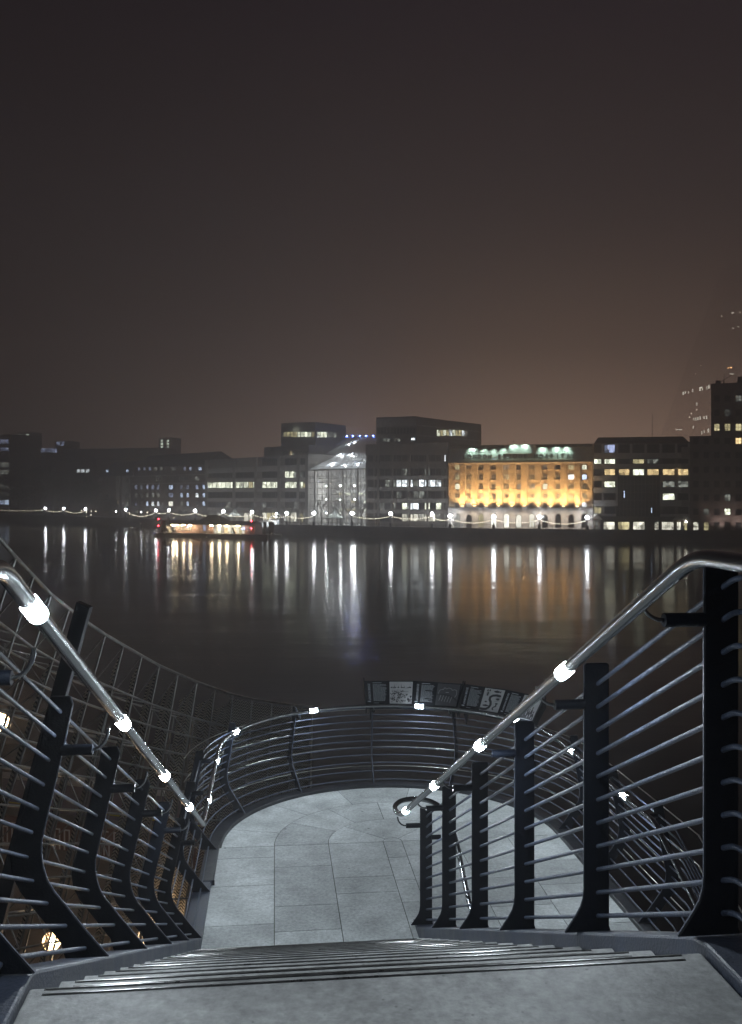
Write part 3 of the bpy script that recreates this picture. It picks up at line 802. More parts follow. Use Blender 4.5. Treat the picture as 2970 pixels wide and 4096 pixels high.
# ------------------------------------------------------------------ far bank
class Fac:
    """a facade line in plan between two points given by picture column and distance"""
    def __init__(s, u0, Y0, u1, Y1):
        s.P0 = Vector(((u0-1485)/FPX*Y0*K, Y0*K, 0)); s.P1 = Vector(((u1-1485)/FPX*Y1*K, Y1*K, 0))
        s.d = (s.P1-s.P0); s.L = s.d.length; s.d.normalize(); s.n = Vector((s.d.y, -s.d.x, 0))
        s.rot = math.atan2(s.d.y, s.d.x)
    def a(s, u):
        k = (u-1485)/FPX; return (k*s.P0.y-s.P0.x)/(s.d.x-k*s.d.y)
    def y(s, u): return s.P0.y+s.d.y*s.a(u)
    def z(s, u, v): return E-(v-HZ)*s.y(u)/FPX
    def pt(s, a, z, o=0.): p = s.P0+s.d*a+s.n*o; return Vector((p.x, p.y, z))
    def box(s, mb, a0, a1, z0, z1, o0, o1, m=0):
        mb.hexa([s.pt(a0, z0, o1), s.pt(a1, z0, o1), s.pt(a1, z0, o0), s.pt(a0, z0, o0), s.pt(a0, z1, o1), s.pt(a1, z1, o1), s.pt(a1, z1, o0), s.pt(a0, z1, o0)], m)
    def shift(s, o):
        f = Fac.__new__(Fac); f.P0 = s.P0+s.n*o; f.P1 = s.P1+s.n*o; f.d = s.d; f.n = s.n; f.L = s.L; f.rot = s.rot; return f
QZ = E-7.6*K
WIN = {}
def win(parent, fac, u0, u1, v0, v1, mt, style='plain', out=.03, name='window', fr='dframe'):
    uc = (u0+u1)/2; a0, a1 = fac.a(u0), fac.a(u1); w = round(a1-a0, 1); z1, z0 = fac.z(uc, v0), fac.z(uc, v1); h = round(z1-z0, 1)
    w = max(w, .2); h = max(h, .2)
    key = (w, h, mt, style, fr)
    loc = fac.pt(fac.a(uc), (z0+z1)/2, out)
    if key not in WIN:
        q = MB(); t = .07
        nx = {'plain': 1, 'grid': 3, 'strip': max(2, int(w/1.5)), 'arch': 2, 'sash': 2}[style]
        nz_ = {'plain': 1, 'grid': 4, 'strip': 1, 'arch': 3, 'sash': 2}[style]
        f = .11 if style != 'strip' else .09
        if style == 'arch':
            def ap(x): return h/2-.18*h*(abs(2*x/w)**2)
            N = 8; poly = [(-w/2, 0, -h/2), (w/2, 0, -h/2)]+[(w/2-w*i/N, 0, ap(w/2-w*i/N)) for i in range(N+1)]
            q.prism(poly, (0, t, 0), 0)
            for i in range(N): 
                xa, xb = -w/2+w*i/N, -w/2+w*(i+1)/N
                q.hexa([(xa, -t, ap(xa)-.02), (xb, -t, ap(xb)-.02), (xb, t, ap(xb)-.02), (xa, t, ap(xa)-.02), (xa, -t, ap(xa)+f), (xb, -t, ap(xb)+f), (xb, t, ap(xb)+f), (xa, t, ap(xa)+f)], 1)
        else:
            q.box(-w/2, w/2, 0, t, -h/2, h/2, 0); q.box(-w/2, w/2, -t, -.002, h/2-f, h/2, 1)
        q.box(-w/2, w/2, -t, -.002, -h/2, -h/2+f, 1)
        zt = h/2-f if style != 'arch' else h/2-.18*h
        for i in range(nx+1):
            x = -w/2+w*i/nx; x = min(max(x, -w/2+f/2), w/2-f/2); e = f/2 if i in (0, nx) else f/3
            q.box(x-e, x+e, -t, -.002, -h/2+f, zt, 1)
        for k in range(1, nz_):
            z = -h/2+h*k/nz_; q.box(-w/2+f, w/2-f, -t+.01, -.004, z-f/3, z+f/3, 1)
        o = q.build(name, [mt, fr], None); o.parent = bpy.data.objects[parent]
        o.location = loc-Vector(LOC[parent]); o.rotation_euler = (0, 0, fac.rot); WIN[key] = o; return o
    return inst(WIN[key], loc, parent, fac.rot, name)

# ground, quay wall
QL = [(-60, 372), (0, 360), (600, 287), (1000, 237), (1500, 218), (2000, 205), (2500, 199), (2970, 193), (3600, 184)]
QP = [Vector(((u-1485)/FPX*y*K, y*K, 0)) for u, y in QL]
QP = [QP[0]+Vector((-340, 120, 0))]+QP+[QP[-1]+Vector((350, -50, 0))]
q = MB(); n = len(QP)
top = [Vector((p.x, p.y+.6, QZ)) for p in QP]
poly = top+[Vector((590, 745, QZ)), Vector((-590, 745, QZ))]
q.add(poly, [tuple(range(len(poly)))]); structure(q.build('city_ground', 'quay'))
rw = thing('river_wall', 'long dark masonry river wall below the far promenade', 'wall', (QP[5].x, QP[5].y, 0))
q = MB()
for a, b in zip(QP, QP[1:]):
    o = Vector((0, .8, 0)); q.hexa([Vector((a.x, a.y, -1)), Vector((b.x, b.y, -1)), Vector((b.x, b.y+.8, -1)), Vector((a.x, a.y+.8, -1)), Vector((a.x, a.y, QZ+.25)), Vector((b.x, b.y, QZ+.25)), Vector((b.x, b.y+.8, QZ+.25)), Vector((a.x, a.y+.8, QZ+.25))])
q.build('masonry', 'wallstone', rw.name)
def quay_pt(u, back=.4):
    k = (u-1485)/FPX
    for a, b in zip(QP, QP[1:]):
        d = b-a; den = d.x-k*d.y
        if abs(den) < 1e-9: continue
        t = (k*a.y-a.x)/den
        if 0 <= t <= 1:
            p = a+d*t; p = p*(1+back/p.length); return Vector((p.x, p.y, QZ))
# promenade railing
rl = thing('promenade_railing', 'low dark metal railing along the top of the far river wall', 'railing', quay_pt(1700))
us = list(range(1130, 2990, 12))
for hh in (.75, 1.15):
    MB().tube([quay_pt(u, .3)+Vector((0, 0, .25+hh)) for u in us], .05, 5).build('rail', 'black', rl.name)
up0 = None
for u in us[::2]:
    p = quay_pt(u, .3)
    if up0 is None: up0 = MB().tube([p+Vector((0, 0, .2)), p+Vector((0, 0, 1.4))], .06, 4).build('upright', 'black', rl.name, pivot=p)
    else: inst(up0, p, rl.name, 0, 'upright')

FARB = []
def bld(name, label, fac, u_ref, group=None):
    p = fac.pt(fac.a(u_ref), QZ); t = thing(name, label, 'building', p, group); return t.name
random.seed(21)
# ---- A: dark tower block at the right edge
FA = Fac(2760, 199, 3080, 193.5)
A = bld('tower_block', 'dark square-windowed granite tower block at the right edge of the far bank', FA, 2900)
fA = FA
q = MB(); zt = FA.z(2900, 1532); zl = FA.z(2800, 1744)
FA.box(q, FA.a(2846), FA.L, QZ, zt, -25, 0); q.build('wall', 'concreted', A)
q = MB(); FA.box(q, 0, FA.a(2846)-.05, QZ, zl, -22, -.01); q.build('low_wing', 'concreted', A)
q = Multi('plant_room', 'roof', A); FA.box(q, FA.a(2864), FA.a(2885), zt+.01, zt+1.2, -6, -3); FA.box(q, FA.a(2955), FA.a(3000), zt+.01, zt+2.2, -12, -4); pass
q = MB(); b = FA.pt(FA.a(2898), zt, -5); q.tube([b, b+Vector((0, 0, 1.2))], .2, 6); q.tube([b+Vector((-1, 0, .9)), b+Vector((2.4, 0, 3.0))], .09, 5); q.tube([b+Vector((0, 0, 1)), b+Vector((.1, 0, 3.4))], .08, 5); q.build('davit', 'black', A)
# pink lamp light put into the granite colour of the lowest storeys
q = MB(); z0 = QZ; z1 = FA.z(2900, 1985)
colsA = [(2774, 2797), (2816, 2838), (2858, 2881), (2900, 2924), (2944, 2968), (2988, 3012)]
rowsA = [(1581, 1606), (1638, 1663), (1694, 1724), (1751, 1776), (1807, 1833), (1866, 1891), (1923, 1950), (1977, 2004), (2034, 2060), (2088, 2124)]
edges = [2761]+[e for c in colsA for e in c]+[3079]
for i in range(0, len(edges), 2): FA.box(q, FA.a(edges[i]), FA.a(edges[i+1]), QZ, z1, .0, .22)
for (vt, vb), (vt2, vb2) in zip(rowsA[7:], rowsA[8:]):
    for c in colsA: FA.box(q, FA.a(c[0])+.002, FA.a(c[1])-.002, FA.z(2900, vt2), FA.z(2900, vb), .0, .2)
q.build('granite_cladding', 'pinklit', A)
lit_A = {(2, 2): 'litdy', (2, 3): 'litdy', (2, 4): 'litdy', (3, 4): 'lity', (1, 3): 'litd', (8, 3): 'lit', (9, 0): 'shopd', (9, 1): 'litdy', (8, 1): 'litd', (7, 3): 'litd', (0, 4): 'litd'}
for r, (v0, v1) in enumerate(rowsA):
    for c, (u0, u1) in enumerate(colsA):
        if v0 < 1745 and u0 < 2846: continue
        win(A, FA, u0, u1, v0, v1, lit_A.get((r, c), 'darkglass'), 'sash', out=.04)
# ---- B: white banded offices
FB = Fac(2376, 203, 2760, 199)
B = bld('banded_office', 'office block with pale horizontal bands, warm lit rows and a dark glazed centre', FB, 2560)
def zB(v, u=2560): return FB.z(u, v)
q = MB(); FB.box(q, 0, FB.L, QZ, zB(1772), -24, 0); q.build('wall', 'concreted', B)
q = MB(); za, zb_ = zB(1772), zB(1745)   # sloping top storey
P = [FB.pt(0, za, .3), FB.pt(FB.L, za, .3), FB.pt(FB.L, za, -23), FB.pt(0, za, -23), FB.pt(1.5, zb_, -3), FB.pt(FB.L-1.5, zb_, -3), FB.pt(FB.L-1.5, zb_, -20), FB.pt(1.5, zb_, -20)]
q.hexa(P); q.build('roof', 'dbrick', B)
rowsB = [(1776, 1812), (1834, 1856), (1874, 1902), (1923, 1950), (1972, 2001), (2025, 2056)]
colsB = [(2376, 2409), (2417, 2464), (2474, 2522), (2531, 2580), (2589, 2639), (2650, 2703), (2710, 2756)]
q = Multi('spandrel', 'wband', B); bands = [(1812, 1834), (1856, 1874), (1902, 1923), (1950, 1972), (2001, 2025), (2056, 2066)]
for i, (v0, v1) in enumerate(bands):
    if i < 2: FB.box(q, 0, FB.L, zB(v1), zB(v0), 0, .5)
    else:
        FB.box(q, 0, FB.a(2466), zB(v1), zB(v0), 0, .5); FB.box(q, FB.a(2642), FB.L, zB(v1), zB(v0), 0, .5)
pass
q = Multi('pier', 'wband', B)
for u in (2412, 2469, 2526, 2584, 2644, 2706, 2757): FB.box(q, FB.a(u)-.3, FB.a(u)+.3, zB(1834), zB(1776), 0, .42); 
for u in (2412, 2469, 2644, 2706, 2757): FB.box(q, FB.a(u)-.25, FB.a(u)+.25, zB(2025), zB(1902), 0, .40)
pass
q = MB(); FB.box(q, FB.a(2726), FB.L+.02, zB(2056), zB(1790), .51, .8); q.build('corner_bay', 'concrete', B)
litB = {(1, 0): 'lit', (1, 1): 'lit', (1, 3): 'litdy', (2, 1): 'lity', (2, 2): 'lity', (2, 3): 'lit', (2, 4): 'lity', (2, 5): 'lity', (2, 6): 'lity', (3, 1): 'lit', (4, 5): 'lit', (3, 6): 'litd', (3, 5): 'litd', (5, 0): 'litdy', (0, 1): 'litdb', (1, 4): 'litd'}
for r, (v0, v1) in enumerate(rowsB):
    for c, (u0, u1) in enumerate(colsB):
        if r >= 3 and 2 <= c <= 4: continue
        o_ = .05 if u0 < 2700 or r == 0 else .85
        win(B, FB, u0+2, u1-2, v0+2, v1-1, litB.get((r, c), 'darkglass'), 'strip', out=o_ if c == 6 else .05)
q = MB(); FB.box(q, FB.a(2466), FB.a(2642), zB(2066), zB(1905), .05, .25); q.build('glazed_centre', 'darkglass', B)
q = MB()
for i in range(13): a = FB.a(2466)+(FB.a(2642)-FB.a(2466))*i/12; FB.box(q, a-.06, a+.06, zB(2066), zB(1905), .252, .40)
for v in (1935, 1968, 2000, 2035): FB.box(q, FB.a(2466), FB.a(2642), zB(v+2), zB(v), .254, .36)
q.build('mullions', 'concreted', B)
win(B, FB, 2495, 2502, 1962, 1992, 'litb', 'plain', .27); win(B, FB, 2605, 2611, 2030, 2052, 'litb', 'plain', .27)
# canopies
q = MB()
for (u0, u1) in ((2366, 2410), (2690, 2740)):
    a_, b_ = FB.a(u0), FB.a(u1); zc = zB(2064); q.add([FB.pt(a_, zc-1, 4), FB.pt(b_, zc-1, 4), FB.pt(b_, zc-1.2, .3), FB.pt(a_, zc-1.2, .3), FB.pt((a_+b_)/2, zc+.5, .6)], [(0, 1, 4), (1, 2, 4), (3, 0, 4), (2, 3, 4), (3, 2, 1, 0)])
q.build('canopy', 'wband', B)
q = Multi('column', 'concreted', B)
for u in (2400, 2466, 2528, 2586, 2642, 2702, 2755): FB.box(q, FB.a(u)-.45, FB.a(u)+.45, QZ, zB(2066), .0, .9)
FB.box(q, 0, FB.L, zB(2086), zB(2066), .0, .52); pass
for (u0, u1, mt) in ((2384, 2394, 'litd'), (2416, 2460, 'shopd'), (2472, 2520, 'litdy'), (2531, 2580, 'shopd'), (2620, 2640, 'shopd'), (2648, 2698, 'shopd'), (2706, 2726, 'shopd'), (2736, 2752, 'litdy')):
    win(B, FB, u0, u1, 2087, 2122, mt, 'strip', .06)
q = MB(); bm_ = FB.pt(FB.a(2621), zb_, -8); q.tube([bm_, bm_+Vector((0, 0, 7.5))], .07, 5); q.build('mast', 'black', B)
# ---- link between hospital and B
# ---- C: hospital
FC = Fac(1796, 213, 2372, 204)
C = bld('hospital', 'golden brick hospital with floodlit pilasters and its name in letters along the parapet', FC, 2080)
def uc(x): return 1800+.3647*x
def vc(y): return 1700+.3647*y
# the right side is nearer, so read every height at its own column
def zC(v, u=2080): return FC.z(u, v)
q = MB(); FC.box(q, 0, FC.L, QZ, zC(1849), -22, 0); q.build('wall', 'brick', C)
q = MB(); FC.box(q, 0, FC.L, zC(1849)+.003, zC(1790), -21, -.8); q.build('attic', 'renders', C)
q = MB(); FC.box(q, FC.a(uc(595)), FC.a(uc(945)), zC(1813), zC(1779), -.79, -.35)
FC.box(q, FC.a(uc(130)), FC.a(uc(1400)), zC(1838), zC(1815), -.79, -.50)
q.build('sign_panel', 'renders', C)
q = MB(); FC.box(q, FC.a(uc(595)), FC.a(uc(945)), zC(1815), zC(1813.2), -.49, -.1); FC.box(q, FC.a(uc(100)), FC.a(uc(1430)), zC(1841), zC(1838.3), -.79, -.2); q.build('moulding', 'cornice', C)
q = MB(); FC.box(q, -.2, FC.L, zC(1779)+.0, zC(1776), -21, -3); q.build('roof', 'roof', C)
q = MB(); FC.box(q, 0, FC.L, zC(1852), zC(1849)-.003, .0, .75); FC.box(q, 0, FC.L, zC(1858), zC(1852)-.003, .0, .5)
q.build('cornice', 'cornice', C)
cxs = [85, 215, 347, 485, 625, 760, 903, 1047, 1190, 1335, 1478]
arch = [1, 0, 1, 1, 0, 1, 0, 1, 1, 0, 1]
pil = [(112, 172), (245, 308), (375, 440), (512, 575), (655, 722), (787, 852), (942, 1005), (1080, 1145), (1218, 1283), (1370, 1435)]
zb0 = zC(2028); zgr = zC(2032)
q = Multi('pilaster', 'brick', C)
for a_, b_ in pil:
    FC.box(q, FC.a(uc(a_)), FC.a(uc(b_)), zb0+.8, zC(1858)-.003, 0, .55)
pass
q = Multi('pilaster_edge', 'cornice', C)
for a_, b_ in pil:
    for e in (-4, 0): pass
    FC.box(q, FC.a(uc(a_-5)), FC.a(uc(a_))-.01, zb0+.8, zC(1858)-.006, 0, .25); FC.box(q, FC.a(uc(b_))+.01, FC.a(uc(b_+5)), zb0+.8, zC(1858)-.006, 0, .25)
pass
q = Multi('pilaster_base', 'whitestone', C)
for a_, b_ in pil: FC.box(q, FC.a(uc(a_-4)), FC.a(uc(b_+4)), zb0-.35, zb0+.0, 0, 1.3); FC.box(q, FC.a(uc(a_-2)), FC.a(uc(b_+2)), zb0+.003, zb0+.3, 0, .7)
pass
rowsC = [(435, 490), (540, 600), (645, 705), (750, 808), (848, 905)]
litC = {(0, 0): 'litdy', (1, 0): 'litdy', (2, 0): 'lit', (0, 9): 'litdy', (0, 10): 'lit', (1, 9): 'litw', (1, 10): 'litb', (1, 4): 'litdy', (2, 7): 'lit', (2, 6): 'litd', (3, 8): 'litdy', (3, 10): 'litdy', (4, 10): 'litw', (4, 1): 'shopd', (0, 4): 'litd', (2, 5): 'litd', (3, 2): 'litd', (0, 7): 'litd'}
for r, (y0, y1) in enumerate(rowsC):
    for c, x in enumerate(cxs):
        hw = 27 if arch[c] else 34
        win(C, FC, uc(x-hw), uc(x+hw), vc(y0+2), vc(y1), litC.get((r, c), 'darkglass'), 'arch' if arch[c] else 'grid', .04, fr='frame')
q = Multi('window_sill', 'cornice', C)
for r, (y0, y1) in enumerate(rowsC):
    for c, x in enumerate(cxs):
        if arch[c]: FC.box(q, FC.a(uc(x-36)), FC.a(uc(x+36)), zC(vc(y1+8)), zC(vc(y1+2)), 0, .3)
pass
q = MB(); FC.box(q, -.15, FC.L+.1, QZ, zgr-.3, .0, .35); FC.box(q, -.15, FC.L+.1, zgr-.297, zgr, 0, .5); q.build('stone_base', 'whitestone', C)
gl = ['litd', 'darkglass', 'litdy', 'shop', 'shop', 'shop', 'shopd', 'darkglass', 'darkglass', 'darkglass', 'darkglass']
for c, x in enumerate(cxs):
    win(C, FC, uc(x-30), uc(x+30), vc(985 if c % 2 else 975), vc(1125), gl[c], 'arch', .40, 'doorway')
# letters
for word, x0, x1 in (('LONDON', 131, 468), ('BRIDGE', 522, 858), ('HOSPITAL', 915, 1392)):
    L_ = MB(); n = len(word); a0_, a1_ = FC.a(uc(x0)), FC.a(uc(x1)); hL = 1.32; z0 = zC(1832.5)
    for i, ch in enumerate(word):
        vs, fs = text_mesh(ch, 1.0, .06, .022); xs = [v[0] for v in vs]; ys = [v[1] for v in vs]
        wch = (max(xs)-min(xs)); sc_ = hL/.7; cw = wch*sc_*.92
        ca = a0_+(a1_-a0_)*(i+.5)/n
        L_.add([FC.pt(ca+(v[0]-(max(xs)+min(xs))/2)*sc_*.92, z0+(v[1]-min(ys))*sc_, -.36+v[2]*1.2) for v in vs], fs)
        st_w = .34   # slab serifs
        foot = {'L': (-1,), 'D': (-1,), 'B': (-1,), 'R': (-1, 1), 'P': (-1,), 'E': (-1,), 'N': (-1,), 'H': (-1, 1), 'I': (0,), 'T': (0,), 'A': (-1, 1)}.get(ch, ())
        for sg in foot:
            c_ = ca+sg*(cw/2-.1); FC.box(L_, c_-st_w/2, c_+st_w/2, z0-.04, z0+.08, -.46, -.26)
        headd = {'L': (-1,), 'D': (-1,), 'B': (-1,), 'R': (-1,), 'P': (-1,), 'N': (-1, 1), 'H': (-1, 1), 'I': (0,)}.get(ch, ())
        for sg in headd:
            c_ = ca+sg*(cw/2-.1); FC.box(L_, c_-st_w/2, c_+st_w/2, z0+hL-.08, z0+hL+.04, -.46, -.26)
    L_.build('lettering', 'letters', C)
def spot(parent, loc, target, energy, col, size, blend=.6, r=.08):
    l = bpy.data.lights.new('flood_and_fill_beam', 'SPOT'); l.energy = energy; l.color = col; l.spot_size = math.radians(size); l.spot_blend = blend; l.shadow_soft_size = r
    o = bpy.data.objects.new('flood_and_fill_beam', l); COL.objects.link(o)
    d = Vector(target)-Vector(loc); o.rotation_euler = d.to_track_quat('-Z', 'Y').to_euler()
    if parent: o.parent = bpy.data.objects[parent]; o.location = Vector(loc)-Vector(LOC[parent])
    else: o.location = loc
    return o
M['flood'] = emit('flood_lens', (1.0, .66, .30), 60, False)
M['floodg'] = emit('flood_lens_green', (.75, 1.0, .88), 14, False)
FLOOD = None
for a_, b_ in pil:
    ua = FC.a(uc((a_+b_)/2)); p = FC.pt(ua, zb0+.05, .95)
    if FLOOD is None:
        q = MB(); q.box(-.5, .5, -.25, .25, .0, .28, 1); q.box(-.42, .42, -.2, .2, .283, .32, 0); o = q.build('floodlight', ['flood', 'black'], None); o.parent = bpy.data.objects[C]
        o.location = p-Vector(LOC[C]); o.rotation_euler = (0, 0, FC.rot); FLOOD = o; LOC[o.name] = tuple(p)
    else: inst(FLOOD, p, C, FC.rot, 'floodlight')
    spot(C, FC.pt(ua, zb0-.4, 3.2), FC.pt(ua, zb0+13, .0), 12500, (1.0, .63, .29), 128, .9)
    spot(C, FC.pt(ua, zb0-.6, 3.4), FC.pt(ua, QZ+1, .8), 1000, (1.0, .78, .55), 130, .9)  # downward fill added to brighten the ground floor
for x, y in ((245, 262), (375, 285), (585, 285), (705, 225), (825, 228), (1170, 268), (1280, 275), (480, 290), (1020, 268)):
    b_ = 1 if y < 250 else .75 if y < 278 else .4
    top = zC(vc(y-38)); p = FC.pt(FC.a(uc(x)), top+.3, .9)
    q = MB(); q.tube([FC.pt(FC.a(uc(x)), top, -.6), p], .05, 5); q.ball(p, .18, 8, 6); q.build('parapet_lamp', 'black', C)
    spot(C, p-Vector((0, 0, .32)), FC.pt(FC.a(uc(x)), zC(vc(y+18)), -.5), 2600*b_, (.74, 1.0, .85), 96, .9)
# ---- link tower beside hospital (right)
FX = Fac(2352, 206.5, 2377, 206)
# ---- D: dark balconied office
FD = Fac(1466, 229, 1797, 219)
Dn = bld('terraced_office', 'dark terraced office block with strip windows between the glass atrium and the hospital', FD, 1640)
def zD(v, u=1620): return FD.z(u, v)
q = MB(); FD.box(q, 0, FD.L, QZ, zD(1773), -30, 0); q.build('wall', 'concreted', Dn)
rowsD = [(1820, 1846), (1874, 1902), (1919, 1947), (1965, 1993), (2012, 2038), (2055, 2086)]
for r, (v0, v1) in enumerate(rowsD):
    q = MB()
    nxt = rowsD[r+1][0] if r < 5 else 2092
    if r < 5: FD.box(q, 0, FD.L, zD(nxt-2), zD(v1+2), 0, .55)
    if r == 0: FD.box(q, 0, FD.L, zD(v0-2), zD(1775), 0, .56)
    q.build('spandrel', 'concrete' if r > 0 else 'concreted', Dn)
    us_ = [1472+ i*(1790-1472)/14 for i in range(15)]
    for i in range(14):
        mt = 'darkglass'
        if r == 0 and i == 13: mt = 'litw'
        if r == 1 and i in (6, 10): mt = 'litd'
        if r == 2: mt = 'litw' if 5 <= i <= 12 and i != 8 else 'litd' if i in (3, 4, 8) else mt
        if r == 3: mt = 'litd' if i in (5, 8, 9) else mt
        if r == 4: mt = 'litw' if i in (7, 8) else 'lit' if i in (6, 10, 12) else 'litd' if i in (2, 4) else mt
        if r == 5: mt = 'shopd' if i in (6, 7, 8, 9, 10, 11) else 'litd' if i > 11 else mt
        win(Dn, FD, us_[i]+1, us_[i+1]-1, v0, v1, mt, 'strip' if r != 5 else 'sash', .04)
q = Multi('pier', 'concreted', Dn)
for u in (1500, 1517, 1572, 1640, 1712, 1775, 1790): FD.box(q, FD.a(u)-.4, FD.a(u)+.4, QZ, zD(1775), 0, .35 if u != 1517 else .75)
pass
FD2 = Fac(1506, 240, 1668, 236)
q = MB(); FD2.box(q, 0, FD2.L, zD(1776), FD2.z(1580, 1667), -22, 0); q.build('upper_storeys', 'concreted', Dn)
q = MB(); FD2.box(q, .3, FD2.L-.3, FD2.z(1580, 1706), FD2.z(1580, 1674), 0, .3); q.build('upper_fascia', 'concrete', Dn)
q = MB(); FD2.box(q, .3, FD2.L-.3, FD2.z(1580, 1792), FD2.z(1580, 1777), .0, 1.6); q.build('lit_fascia', 'wband', Dn)
for i in range(12): win(Dn, FD2, 1510+i*13, 1521+i*13, 1711, 1735, 'darkglass', 'plain', .04)
for i in range(6): win(Dn, FD2, 1520+i*14, 1532+i*14, 1752, 1768, 'litd' if i % 3 else 'darkglass', 'plain', .04)
win(Dn, FD2, 1645, 1662, 1751, 1761, 'litw', 'plain', .05)
FD3 = Fac(1668, 236.2, 1926, 262)
q = MB(); FD3.box(q, 0.01, FD3.L, QZ+8, FD3.z(1800, 1682), -18, 0); q.build('rear_storeys', 'concreted', Dn)
for i in range(10): win(Dn, FD3, 1748+i*12.6, 1759+i*12.6, 1719, 1744, ('lit', 'litdy', 'lit', 'litdy', 'litw', 'lit', 'litdy', 'litdy', 'litw', 'litd')[i], 'sash', .05)
q = Multi('ledge', 'concrete', Dn)
for v in (1712, 1750, 1780): FD3.box(q, .5, FD3.L-.2, FD3.z(1800, v+5), FD3.z(1800, v), 0, .4)
pass
spot(Dn, FD2.pt(FD2.a(1560), FD2.z(1560, 1800)+.3, 3.2), FD2.pt(FD2.a(1560), FD2.z(1560, 1783), .8), 420, (1.0, .93, .75), 130, .9)
# ---- E: glass atrium
FE = Fac(1236, 243, 1465, 231)
Ae = bld('glass_atrium', 'tall glass atrium with a sloping glazed roof and blue lamps along its top', FE, 1350)
ze = FE.z(1350, 1880)
def qx(u, v, y): return Vector(((u-1485)/FPX*y*K, y*K, E-(v-HZ)*y*K/FPX))
q = MB(); q.add([FE.pt(0, QZ, 0), FE.pt(FE.L, QZ, 0), FE.pt(FE.L, ze, 0), FE.pt(0, ze, 0)], [(0, 1, 2, 3)]); q.build('front_glazing', 'glass', Ae)
q = MB()
for i in range(13): a = FE.L*i/12; FE.box(q, a-.07, a+.07, QZ, ze, .02, .22)
for i in range(9): z = QZ+(ze-QZ)*(i+1)/9; FE.box(q, 0, FE.L, z-.06, z+.06, .03, .16)
for i in range(4): a = FE.L*(i+.5)/4; FE.box(q, a-.2, a+.2, QZ, ze, .25, .65)
FE.box(q, -.2, FE.L+.2, ze-.0, ze+.35, -.2, .8)
q.build('mullions', 'concrete', Ae)
q = MB(); zl_ = FE.z(1350, 1913)
for i in range(8):
    a = FE.L*i/8; b = FE.L*(i+1)/8; m_ = (a+b)/2
    q.tube([FE.pt(a, ze, -.6), FE.pt(m_, zl_, -.6)], .09, 5); q.tube([FE.pt(m_, zl_, -.6), FE.pt(b, ze, -.6)], .09, 5)
q.tube([FE.pt(0, zl_, -.6), FE.pt(FE.L, zl_, -.6)], .1, 5); q.build('truss', 'whitestone', Ae)
RL, RR = qx(1388, 1746, 268), qx(1512, 1744, 256); EL, ER = FE.pt(0, ze+.35, .1), FE.pt(FE.L, ze+.35, .1)
def rp(x, y, l=0.): return (EL.lerp(ER, x)).lerp(RL.lerp(RR, x), y)+Vector((0, -.5, .6))*l
q = MB(); q.add([rp(0, 0), rp(1, 0), rp(1, 1), rp(0, 1)], [(0, 1, 2, 3)]); q.build('roof_glazing', 'roofglass', Ae)
q = MB()
for i in range(9): q.tube([rp(i/8, 0, .2), rp(i/8, 1, .2)], .10, 5)
for i in range(8): q.tube([rp(0, (i+.5)/8, .2), rp(1, (i+.5)/8, .2)], .06, 5)
for i in range(4):
    for k in range(5): q.tube([rp(i/4, k/5, -1.5), rp((i+.5)/4, (k+.5)/5, .1)], .07, 4); q.tube([rp((i+.5)/4, (k+.5)/5, .1), rp((i+1)/4, k/5, -1.5)], .07, 4)
q.build('roof_bars', 'whitestone', Ae)
FEb = FE.shift(-14)
q = MB(); FEb.box(q, 0, FE.L, QZ, ze+6, -1, 0)
for k in range(6): z = QZ+3.0*(k+1); FEb.box(q, 0, FE.L, z-.5, z+.45, .01, 1.2)
q.build('inner_wall', 'whitestone', Ae)
for k in range(5):
    for i in range(9):
        mt = random.choice(('lit', 'litd', 'litdy', 'litd', 'litdy')); uu = 1262+i*25; zc = QZ+3.0*k+4.25-2.6
        a_ = FEb.a(uu); w_ = 2.3
        o = MB(); FEb.box(o, a_-w_/2+.6, a_+w_/2+.6, zc, zc+1.5, .02, .08); o.build('inner_window', mt, Ae)
M['alight'] = emit('atrium_lamp', (1.0, 1.0, .92), 30, False); M['blue'] = emit('blue_lamp', (.14, .26, 1.0), 90, False)
def bulb(parent, p, r, mt, nm, energy=0, col=(1, 1, 1)):
    MB().ball(p, r, 8, 6).build(nm, mt, parent)
    if energy:
        l = bpy.data.lights.new('lamp_glow', 'POINT'); l.energy = energy; l.color = col; l.shadow_soft_size = r
        o = bpy.data.objects.new('lamp_glow', l); COL.objects.link(o); o.parent = bpy.data.objects[parent]; o.location = Vector(p)-Vector(LOC[parent])+Vector((0, -r*1.6, 0))
for x, y in ((712, 280), (665, 298), (610, 370), (695, 370), (555, 425), (640, 437), (728, 430), (545, 432)):
    u, v = 1000+x*.6079, 1600+y*.6079
    fy = (1880-v)/(1880-1746); fx = max(.05, min(.95, (u-(1236+fy*150))/229+fy*.1)); p = rp(fx, fy, -.7)
    bulb(Ae, p, .3, 'alight', 'ceiling_lamp', 1000, (.86, .93, 1))
for x in (642, 683, 728, 769, 815):
    u = 1000+x*.6079; p = rp((u-1388)/124*1.0 if u > 1388 else .03, .985, .6); bulb(Ae, p, .2, 'blue', 'blue_lamp', 160, (.1, .2, 1))
for k in range(3):
    for i in range(4): bulb(Ae, FE.pt(FE.L*(i+.5)/4, QZ+4+k*5, -6), .2, 'alight', 'hall_lamp', 850, (.9, .96, 1))
